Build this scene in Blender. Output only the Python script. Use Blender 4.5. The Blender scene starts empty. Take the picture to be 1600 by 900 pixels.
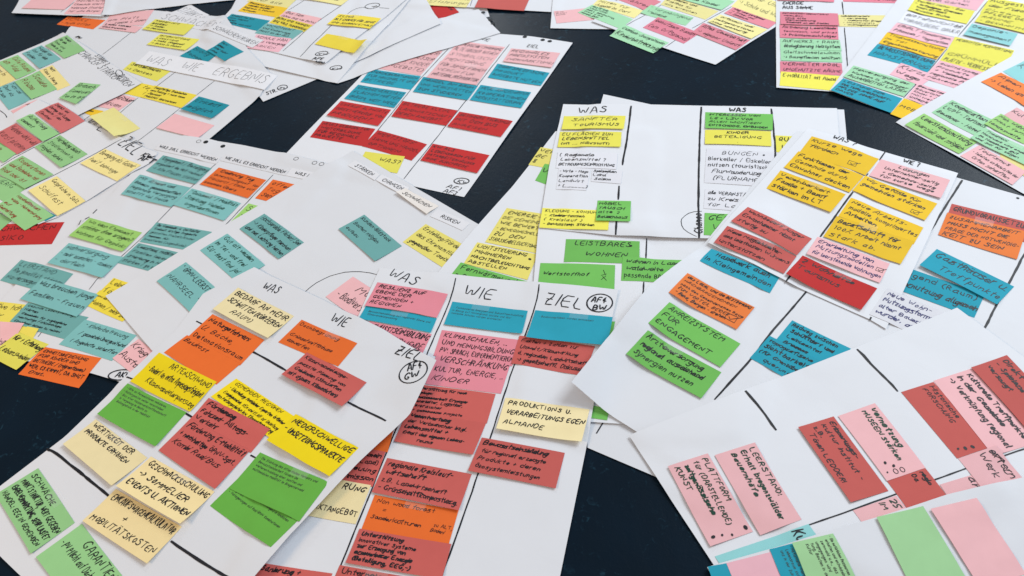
import bpy, math, random
import numpy as np
# ------------------------------------------------------------------ camera, light, exposure
sc=bpy.context.scene; col=sc.collection
cam=bpy.data.cameras.new('camera'); co=bpy.data.objects.new('camera',cam); col.objects.link(co); sc.camera=co
cam.sensor_width=36; cam.lens=1334.49/1600*36; cam.clip_start=.02; cam.clip_end=60; cam.dof.use_dof=True; cam.dof.focus_distance=2.2; cam.dof.aperture_fstop=6.3
from mathutils import Matrix, Vector
P_,R_=.80815,-.116235
co.matrix_world=Matrix.Translation((0,0,1.68))@Matrix.Rotation(math.pi/2-P_,4,'X')@Matrix.Rotation(R_,4,'Z')
w=bpy.data.worlds.new('World'); sc.world=w; w.use_nodes=True
bg=w.node_tree.nodes['Background']; bg.inputs[0].default_value=(.82,.86,.94,1); bg.inputs[1].default_value=.46
def area(name,loc,target,sx,sy,power,color):
    l=bpy.data.lights.new(name,'AREA'); l.shape='RECTANGLE'; l.size=sx; l.size_y=sy; l.energy=power; l.color=color
    o=bpy.data.objects.new(name,l); col.objects.link(o); o.location=loc
    o.rotation_euler=(Vector(target)-Vector(loc)).to_track_quat('-Z','Y').to_euler(); return o
area('window_light',(6.2,5.0,5.0),(1.6,.9,0),4.6,3.4,690,(.88,.95,1))
area('far_window_light',(-.4,8.2,2.6),(-.1,2.8,0),1.2,.9,60,(.94,.98,1))
area('warm_fill_light',(-4.6,.2,2.9),(-2.0,2.8,0),1.6,.8,120,(1,.70,.40))  # added warm fill for the left side, not an actual lamp of the room
vs=sc.view_settings; vs.view_transform='Standard'; vs.look='None'; vs.exposure=-.14; vs.gamma=1
sc.cycles.max_bounces=5
# ------------------------------------------------------------------ height field of the pile
RES=.006; X0,Y0=-3.6,.2; NX,NY=1200,800
HM=np.zeros((NY,NX))
def inside(px,py,poly):
    r=np.zeros(px.shape,bool); n=len(poly); j=n-1
    for i in range(n):
        xi,yi=poly[i]; xj,yj=poly[j]
        if yi!=yj:
            r^=((yi>py)!=(yj>py))&(px<(xj-xi)*(py-yi)/(yj-yi)+xi)
        j=i
    return r
def sep(a,r,op):
    for ax in (0,1):
        s=[np.roll(a,k,ax) for k in range(-r,r+1)]
        a=np.maximum.reduce(s) if op=='max' else sum(s)/len(s)
    return a
class Field:
    """height of one sheet or card over the things it lies on"""
    def __init__(self,poly,gap,wave=0,seed=0,r=3):
        p=np.array(poly); x0,y0=p.min(0)-.06; x1,y1=p.max(0)+.06
        self.i0=max(0,int((x0-X0)/RES)); self.j0=max(0,int((y0-Y0)/RES))
        i1=min(NX,int((x1-X0)/RES)+2); j1=min(NY,int((y1-Y0)/RES)+2)
        self.sl=(slice(self.j0,j1),slice(self.i0,i1))
        H=HM[self.sl]
        xs=X0+RES*(np.arange(self.i0,i1)); ys=Y0+RES*(np.arange(self.j0,j1))
        self.gx,self.gy=np.meshgrid(xs,ys)
        self.m=inside(self.gx,self.gy,poly)
        M=np.where(self.m,H,0); M=sep(M,r,'max'); 
        M=sep(M,max(r-1,1),'avg')
        if wave:
            rg=random.Random(seed); w=0
            for k in range(5):
                a=rg.uniform(0,6.28); f=rg.uniform(6,20); ph=rg.uniform(0,6.28)
                w=w+np.sin((self.gx*math.cos(a)+self.gy*math.sin(a))*f+ph)/5
            M=M+wave*(w+1)
        self.Z=M+gap
    def commit(self):
        H=HM[self.sl]; H[self.m]=np.maximum(H,self.Z)[self.m]
    def z(self,x,y):
        x=np.asarray(x,float);y=np.asarray(y,float)
        fx=np.clip((x-X0)/RES-self.i0,0,self.Z.shape[1]-1.001); fy=np.clip((y-Y0)/RES-self.j0,0,self.Z.shape[0]-1.001)
        i=fx.astype(int);j=fy.astype(int);a=fx-i;b=fy-j;Z=self.Z
        return (Z[j,i]*(1-a)+Z[j,i+1]*a)*(1-b)+(Z[j+1,i]*(1-a)+Z[j+1,i+1]*a)*b
def taper(dot,l2,t0):
    t=np.clip((dot/l2-t0)/.3,0,1) if t0>0 else np.ones_like(dot)
    return t*t*(3-2*t)
def overlap(A,B):
    for P in (A,B):
        for k in range(4):
            e=P[(k+1)%4]-P[k]; n=np.array([-e[1],e[0]]); n=n/(np.hypot(*n)+1e-9)
            a=A@n;b=B@n
            if a.max()<b.min()+.003 or b.max()<a.min()+.003: return False
    return True
def side(c0,c1,pts):
    """boundary from corner c0 to c1 through pts, ordered along the chord"""
    c0=np.array(c0,float);c1=np.array(c1,float);d=c1-c0
    pts=sorted([np.array(p,float) for p in pts],key=lambda p:float((p-c0)@d))
    return np.array([c0]+pts+[c1])
def along(poly,t):
    s=np.r_[0,np.cumsum(np.hypot(*np.diff(poly,axis=0).T))]; s/=s[-1]
    return np.c_[np.interp(t,s,poly[:,0]),np.interp(t,s,poly[:,1])]
def outline(it):
    TL,TR,BR,BL=it['quad']; e=it.get('edges',{})
    return side(TL,TR,e.get('top',[])),side(TR,BR,e.get('right',[])),side(BL,BR,e.get('bottom',[])),side(TL,BL,e.get('left',[]))
def simulate(items):
    HM[:]=0; Q=[np.array(i['quad'],float) for i in items]
    for n,it in enumerate(items):
        if it['k']=='S':
            t,r,b,l=outline(it); it['sides']=(t,r,b,l)
            poly=np.r_[t[:-1],r[:-1],b[::-1][:-1],l[::-1][:-1]]; it['poly']=poly
            F=Field([tuple(p) for p in poly],.0006,.0028,n)
            for sd,amp,wd,t0 in it.get('lift',()):
                L={'top':t,'right':r,'bottom':b,'left':l}[sd]
                best=None
                for a,c in zip(L[:-1],L[1:]):
                    e=c-a; u=np.clip(((F.gx-a[0])*e[0]+(F.gy-a[1])*e[1])/(e@e),0,1)
                    d=np.hypot(F.gx-a[0]-u*e[0],F.gy-a[1]-u*e[1]); best=d if best is None else np.minimum(best,d)
                s=np.clip(1-best/wd,0,1); F.Z+=amp*s*s*(1.6-.6*s)*taper((F.gx-L[0][0])*(L[-1]-L[0])[0]+(F.gy-L[0][1])*(L[-1]-L[0])[1],(L[-1]-L[0])@(L[-1]-L[0]),t0)
            F.commit(); it['F']=F
        else:
            q=Q[n]; F=Field([tuple(p) for p in q],.0007,0,0,2)
            F.commit(); it['F']=F
            free=not any(overlap(q,Q[m]) for m in range(n+1,len(items)))
            it['free']=free
        m=F.m; it['zm']=float(F.Z[m].mean()) if m.any() else .002

# ------------------------------------------------------------------ materials
def srgb(r,g,b):
    return tuple(((c/255/12.92) if c/255<=.04045 else ((c/255+.055)/1.055)**2.4) for c in (r,g,b))
def mat(name,color,rough=.8,var=.05,nscale=35,bump=.05,bscale=900,spec=.3,wav=.06):
    m=bpy.data.materials.new(name); m.use_nodes=True; t=m.node_tree; N=t.nodes; K=t.links
    p=N['Principled BSDF']; p.inputs['Roughness'].default_value=rough; p.inputs['Specular IOR Level'].default_value=spec
    tc=N.new('ShaderNodeTexCoord'); n=N.new('ShaderNodeTexNoise'); n.inputs['Scale'].default_value=nscale; n.inputs['Detail'].default_value=5
    K.new(tc.outputs['Object'],n.inputs['Vector'])
    oi=N.new('ShaderNodeObjectInfo')
    ra=N.new('ShaderNodeMapRange'); ra.inputs['To Min'].default_value=1-var; ra.inputs['To Max'].default_value=1+var; K.new(n.outputs['Fac'],ra.inputs['Value'])
    rb=N.new('ShaderNodeMapRange'); rb.inputs['To Min'].default_value=1-var*1.6; rb.inputs['To Max'].default_value=1+var*1.2; K.new(oi.outputs['Random'],rb.inputs['Value'])
    mu=N.new('ShaderNodeMath'); mu.operation='MULTIPLY'; K.new(ra.outputs[0],mu.inputs[0]); K.new(rb.outputs[0],mu.inputs[1])
    vm=N.new('ShaderNodeVectorMath'); vm.operation='SCALE'; vm.inputs[0].default_value=color; K.new(mu.outputs[0],vm.inputs['Scale'])
    K.new(vm.outputs[0],p.inputs['Base Color'])
    n2=N.new('ShaderNodeTexNoise'); n2.inputs['Scale'].default_value=bscale; n2.inputs['Detail'].default_value=3; K.new(tc.outputs['Object'],n2.inputs['Vector'])
    b=N.new('ShaderNodeBump'); b.inputs['Strength'].default_value=bump; b.inputs['Distance'].default_value=.0006; K.new(n2.outputs['Fac'],b.inputs['Height']); 
    n3=N.new('ShaderNodeTexNoise'); n3.inputs['Scale'].default_value=7; n3.inputs['Detail'].default_value=4; n3.inputs['Distortion'].default_value=1.2; K.new(tc.outputs['Object'],n3.inputs['Vector'])
    b2=N.new('ShaderNodeBump'); b2.inputs['Strength'].default_value=wav; b2.inputs['Distance'].default_value=.003; K.new(n3.outputs['Fac'],b2.inputs['Height']); K.new(b.outputs[0],b2.inputs['Normal'])
    K.new(b2.outputs[0],p.inputs['Normal'])
    return m
def k(c,g=1.0): return tuple(min(.9,v*g) for v in srgb(*c))
COL={'R':(196,46,46),'r':(204,98,92),'r2':(206,112,112),'y':(242,232,158),'y2':(240,224,150),'y3':(246,228,100),'y4':(240,228,150),
'L':(232,226,96),'L2':(236,228,150),'L3':(240,228,120),'Y':(252,200,44),'Y2':(248,222,72),'Y3':(246,236,96),'Y4':(248,218,16),
'p':(244,190,194),'P':(228,140,154),'P2':(240,186,198),'P3':(224,132,150),'B':(38,160,184),'B2':(28,146,164),'T':(126,188,187),'T2':(112,172,170),'T3':(150,214,216),
'O':(236,112,44),'O2':(248,132,64),'g':(168,222,178),'g2':(150,204,140),'g3':(158,208,112),'g3b':(164,212,156),'G':(118,194,94),'G2':(106,182,72),'G3':(160,212,126),
'W':(228,229,234),'W2':(242,236,230),'W3':(232,233,240),'C':(250,228,178),'C2':(248,222,166)}
NAMES={'R':'red','r':'brick_red','r2':'dusty_red','C':'cream','C2':'warm_cream'}
CM={c:mat('card_%s'%c,k(v),.82,.045) for c,v in COL.items()}
SHEET=mat('sheet_paper',(.765,.785,.83),.62,.03,9,.04,500,.35,.3)
INK={'k':mat('black_ink',(.012,.012,.016),.55,.2,90,0,10),'g':mat('green_ink',(.006,.05,.03),.55,.2,90,0,10),'r':mat('red_ink',(.28,.04,.02),.6,.2,90,0,10),'b':mat('navy_ink',(.02,.022,.14),.55,.2,90,0,10)}
PRINT=mat('printed_ink',(.06,.07,.06),.7,.2,90,0,10)
HOLE=mat('floor_seen_through_hole',(.008,.012,.016),.6,.2,20,0,10)
def tape_mat():
    m=bpy.data.materials.new('clear_tape'); m.use_nodes=True; t=m.node_tree; N=t.nodes; K=t.links
    p=N['Principled BSDF']; p.inputs['Base Color'].default_value=(.9,.92,.92,1); p.inputs['Roughness'].default_value=.22
    p.inputs['Alpha'].default_value=.10
    return m
TAPE=tape_mat()
def floor_mat():
    m=bpy.data.materials.new('dark_linoleum'); m.use_nodes=True; t=m.node_tree; N=t.nodes; K=t.links; p=N['Principled BSDF']
    tc=N.new('ShaderNodeTexCoord')
    def noise(s,d=6,dist=0,scale=None):
        n=N.new('ShaderNodeTexNoise'); n.inputs['Scale'].default_value=s; n.inputs['Detail'].default_value=d; n.inputs['Distortion'].default_value=dist
        if scale:
            mp=N.new('ShaderNodeMapping'); mp.inputs['Scale'].default_value=scale; mp.inputs['Rotation'].default_value=(0,0,.7); K.new(tc.outputs['Object'],mp.inputs[0]); K.new(mp.outputs[0],n.inputs['Vector'])
        else: K.new(tc.outputs['Object'],n.inputs['Vector'])
        return n
    def ramp(src,a,b):
        r=N.new('ShaderNodeMapRange'); r.inputs['From Min'].default_value=a; r.inputs['From Max'].default_value=b; K.new(src,r.inputs['Value']); return r.outputs[0]
    n1=noise(5,6,.4); n2=noise(60,8,1.0); n3=noise(9,5,1.5); n4=noise(16,4,2.5,(1,.25,1))
    clump=ramp(n3.outputs['Fac'],.50,.72); speck=ramp(n2.outputs['Fac'],.56,.70); mul=N.new('ShaderNodeMath'); mul.operation='MULTIPLY'; K.new(clump,mul.inputs[0]); K.new(speck,mul.inputs[1])
    mx=N.new('ShaderNodeMix'); mx.data_type='RGBA'; mx.inputs['A'].default_value=(.0012,.0058,.0115,1); mx.inputs['B'].default_value=(.002,.012,.026,1); K.new(n1.outputs['Fac'],mx.inputs['Factor'])
    mx2=N.new('ShaderNodeMix'); mx2.data_type='RGBA'; K.new(mx.outputs['Result'],mx2.inputs['A']); mx2.inputs['B'].default_value=(.016,.06,.095,1); K.new(mul.outputs[0],mx2.inputs['Factor'])
    K.new(mx2.outputs['Result'],p.inputs['Base Color'])
    r=N.new('ShaderNodeMapRange'); r.inputs['To Min'].default_value=.33; r.inputs['To Max'].default_value=.41; K.new(n4.outputs['Fac'],r.inputs['Value']); K.new(r.outputs[0],p.inputs['Roughness'])
    p.inputs['Specular IOR Level'].default_value=.11
    b=N.new('ShaderNodeBump'); b.inputs['Strength'].default_value=.25; b.inputs['Distance'].default_value=.0008; n5=noise(220,4,.6); K.new(n5.outputs['Fac'],b.inputs['Height'])
    b2=N.new('ShaderNodeBump'); b2.inputs['Strength'].default_value=.2; b2.inputs['Distance'].default_value=.002; K.new(n2.outputs['Fac'],b2.inputs['Height']); K.new(b.outputs[0],b2.inputs['Normal'])
    K.new(b2.outputs[0],p.inputs['Normal'])
    return m
# ------------------------------------------------------------------ stroke lettering
F={'A':'03 28 29 49 63;15 55','B':'03 09 39 57 46 06;36 55 54 33 03','C':'68 49 28 06 14 33 53 64','D':'03 09 39 57 55 33 03','E':'59 09 03 53;06 46','F':'59 09 03;06 46','G':'68 49 28 06 14 33 53 65 45','H':'09 03;59 53;06 56','I':'09 03','J':'49 44 23 04','K':'09 03;59 06 53','L':'09 03 53','M':'03 09 35 69 63','N':'03 09 53 59','O':'39 17 15 33 55 57 39','P':'03 09 39 57 46 06','Q':'39 17 15 33 55 57 39;35 63','R':'03 09 39 57 46 06;26 53','S':'58 39 18 27 46 55 43 23 04','T':'09 69;39 33','U':'09 05 23 43 55 59','V':'09 33 69','W':'09 23 48 63 89','X':'09 53;59 03','Y':'09 36 69;36 33','Z':'09 59 03 53;16 46',
'a':'46 37 16 04 23 44 47;44 53','b':'09 03;05 27 46 44 23 04','c':'46 27 06 04 23 44','d':'46 27 06 04 23 44;49 43','e':'05 45 46 27 06 04 23 44','f':'49 39 28 23;07 37','g':'46 27 06 04 23 44;47 41 20 01','h':'09 03;05 27 46 43','i':'07 03;09 08','j':'27 21 00;29 28','k':'09 03;47 05 43','l':'09 04 13','m':'03 07;06 27 36 33;36 57 66 63','n':'03 07;05 27 46 43','o':'27 06 04 23 44 46 27','p':'07 00;05 27 46 44 23 04','q':'46 27 06 04 23 44;47 40','r':'03 07;05 27 37','s':'47 17 06 45 43 03','t':'29 24 33;07 47','u':'07 04 23 44;47 43','v':'07 23 47','w':'07 13 36 53 67','x':'07 43;47 03','y':'07 23;47 20 00','z':'07 47 03 43',
'0':'29 06 23 46 29','1':'18 29 23','2':'08 29 48 46 03 43','3':'09 49 26 44 23 04','4':'39 05 55;37 33','5':'49 09 06 36 44 23 03','6':'39 06 04 23 44 36 05','8':'29 08 44 23 04 48 29','9':'46 08 29 48 43',
'.':'03 13','.2':'','-':'06 36','+':'06 46;28 24','/':'02 49',',':'13 01','(':'29 07 04 22','|':'09 03',')':'09 27 24 02','[':'29 09 02 22',']':'09 29 22 02','?':'08 29 47 25 24;23 22','!':'09 05;03 04','"':'09 08;19 18',':':'07 06;04 03','=':'07 47;05 45','_':'02 62','%':'48 28;03 59;44 63','&':'53 17 28 37 04 23 55','>':'08 36 04','²':'19 29 17 27','ß':'03 08 29 48 26 44 23','ä':'','…':'03 13'}
F['9']='46 27 08 29 48 43'
for a,b in (('Ä','A'),('Ö','O'),('Ü','U')): F[a]=F[b]
DIA={'Ä':'A','Ö':'O','Ü':'U','ä':'a','ö':'o','ü':'u'}
F['ä'],F['ö'],F['ü']=F['a'],F['o'],F['u']
GC={}
def chaikin(P):
    if len(P)<3: return P
    closed=np.allclose(P[0],P[-1]); out=[P[0]] if not closed else []
    for a,b in zip(P[:-1],P[1:]): out+= [a*.72+b*.28,a*.28+b*.72]
    out.append(P[-1] if not closed else out[0]); return np.array(out)
def glyph(ch):
    if ch in GC: return GC[ch]
    s=F.get(ch)
    if not s: GC[ch]=([],.4 if ch==' ' else .4); return GC[ch]
    st=[]; mx=0
    for part in s.split(';'):
        P=np.array([(int(t[0]),int(t[1])-3) for t in part.split()],float); P[:,0]*=.70; mx=max(mx,P[:,0].max()); st.append(chaikin(P)/6.0)
    if ch in DIA:
        y=1.22 if ch.isupper() else .95; xx=mx/12
        st+=[np.array([(xx-.14,y),(xx-.1,y+.02)]),np.array([(xx+.14,y),(xx+.1,y+.02)])]
    GC[ch]=(st,mx/6.0); return GC[ch]
def layout(text,rng,jit=1.0):
    """strokes in units of cap height, pen starting at 0"""
    x=0; out=[]; last=None; cursive=jit>.5 and rng.random()<.6
    sl=.16+rng.uniform(-.1,.2)*jit
    for ch in text:
        if ch==' ': x+=.55*rng.uniform(.85,1.2); last=None; continue
        st,wd=glyph(ch); s=1+rng.uniform(-.12,.12)*jit; dy=rng.uniform(-.06,.06)*jit; ro=rng.gauss(0,.05)*jit; wf=1+rng.uniform(-.1,.2)*jit
        n0=len(out)
        for P in st:
            Q=P*s; Q=np.c_[(Q[:,0]-ro*Q[:,1])*wf,Q[:,1]+ro*Q[:,0]]; Q=Q+np.array([rng.gauss(0,.018),rng.gauss(0,.018)])*jit
            Q=Q+np.array([[rng.gauss(0,.018)*jit,rng.gauss(0,.018)*jit] for _ in Q])
            Q=np.c_[Q[:,0]+Q[:,1]*sl+x,Q[:,1]+dy]; out.append(Q)
        if cursive and ch.islower() and len(out)>n0:
            if last is not None:
                a=last; b=out[n0][0]
                if abs(a[1]-b[1])<.62: out.append(np.array([a,(a*.5+b*.5)+np.array([0,-.07]),b]))
            last=out[n0][-1] if len(st)==1 or ch in 'ij' else out[-1][-1]
        else: last=None
        x+=wd*s*wf+rng.uniform(-.02,.06)*jit+(.28 if not(cursive and ch.islower()) else .19)
    return out,max(x-.24,.3)
class Ink:
    def __init__(s): s.v=[];s.f=[]
    def stroke(s,P,hw,zf,off=.00045,rng=None):
        P=np.asarray(P,float)
        if len(P)<2: return
        d=np.diff(P,axis=0); L=np.hypot(*d.T); keep=np.r_[True,L>1e-5]; P=P[keep]
        if len(P)<2: return
        # long spans follow the paper
        R=[P[0]]
        for a,b in zip(P[:-1],P[1:]):
            n=max(1,int(np.hypot(*(b-a))/.012)); R+= [a+(b-a)*t/n for t in range(1,n+1)]
        P=np.array(R); d=np.diff(P,axis=0); d/=np.hypot(*d.T)[:,None]+1e-12
        t=np.vstack([d[:1],(d[:-1]+d[1:])/2,d[-1:]]); ln=np.hypot(*t.T)[:,None]; t=t/np.maximum(ln,.35)
        P=P.copy(); P[0]-=d[0]*hw*.7; P[-1]+=d[-1]*hw*.7
        n=np.c_[-t[:,1],t[:,0]]
        h=np.full(len(P),hw) 
        if rng: h=h*np.array([rng.uniform(.8,1.15) for _ in h])
        h[0]*=.75; h[-1]*=.7
        A=P+n*h[:,None];B=P-n*h[:,None]; i=len(s.v)
        za=zf(A[:,0],A[:,1]);zb=zf(B[:,0],B[:,1]); 
        for q in range(len(P)): s.v+= [(A[q,0],A[q,1],za[q]+off),(B[q,0],B[q,1],zb[q]+off)]
        for q in range(len(P)-1): s.f.append((i+2*q,i+2*q+1,i+2*q+3,i+2*q+2))
    def disc(s,c,rx,ry,a,zf,off=.0005,n=18):
        i=len(s.v); ca,sa=math.cos(a),math.sin(a)
        X=[c[0]+rx*math.cos(t)*ca-ry*math.sin(t)*sa for t in np.linspace(0,6.283,n,endpoint=False)]
        Y=[c[1]+rx*math.cos(t)*sa+ry*math.sin(t)*ca for t in np.linspace(0,6.283,n,endpoint=False)]
        Z=zf(np.array(X),np.array(Y)); s.v+= [(X[q],Y[q],Z[q]+off) for q in range(n)]; s.f.append(tuple(range(i,i+n)))
    def build(s,name,m,parent):
        if not s.f: return None
        return mesh(name,s.v,s.f,m,parent)
def mesh(name,v,f,m,parent=None,smooth=False):
    me=bpy.data.meshes.new(name); org=parent.location.copy() if parent else None
    v=[(float(a),float(b),float(c)) for a,b,c in v]
    if parent is not None: v=[(a-org[0],b-org[1],c-org[2]) for a,b,c in v]
    me.from_pydata(v,[],f); me.materials.append(m)
    if smooth: me.polygons.foreach_set('use_smooth',[True]*len(me.polygons))
    me.update(); o=bpy.data.objects.new(name,me); col.objects.link(o)
    if parent is not None: o.parent=parent
    return o
def place(name,v,f,m,smooth=True):
    v=np.array(v,float); c=v.mean(0); c[2]=v[:,2].min()
    o=mesh(name,v-c,f,m,None,smooth); o.location=c; return o
def tag(o,label,cat,group=None):
    o['label']=label; o['category']=cat
    if group: o['group']=group
def gridfaces(nu,nv): return [(j*(nu+1)+i,(j+1)*(nu+1)+i,(j+1)*(nu+1)+i+1,j*(nu+1)+i+1) for j in range(nv) for i in range(nu)]
def skirt(v,f,nu,nv,t):
    ring=[i for i in range(nu+1)]+[j*(nu+1)+nu for j in range(1,nv+1)]+[nv*(nu+1)+i for i in range(nu-1,-1,-1)]+[j*(nu+1) for j in range(nv-1,0,-1)]
    b=len(v); n=len(ring); v=list(v)+[v[r] for r in ring]+[(v[r][0],v[r][1],v[r][2]-t) for r in ring]
    f=list(f)+[(b+q,b+(q+1)%n,b+n+(q+1)%n,b+n+q) for q in range(n)]
    return v,f
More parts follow.
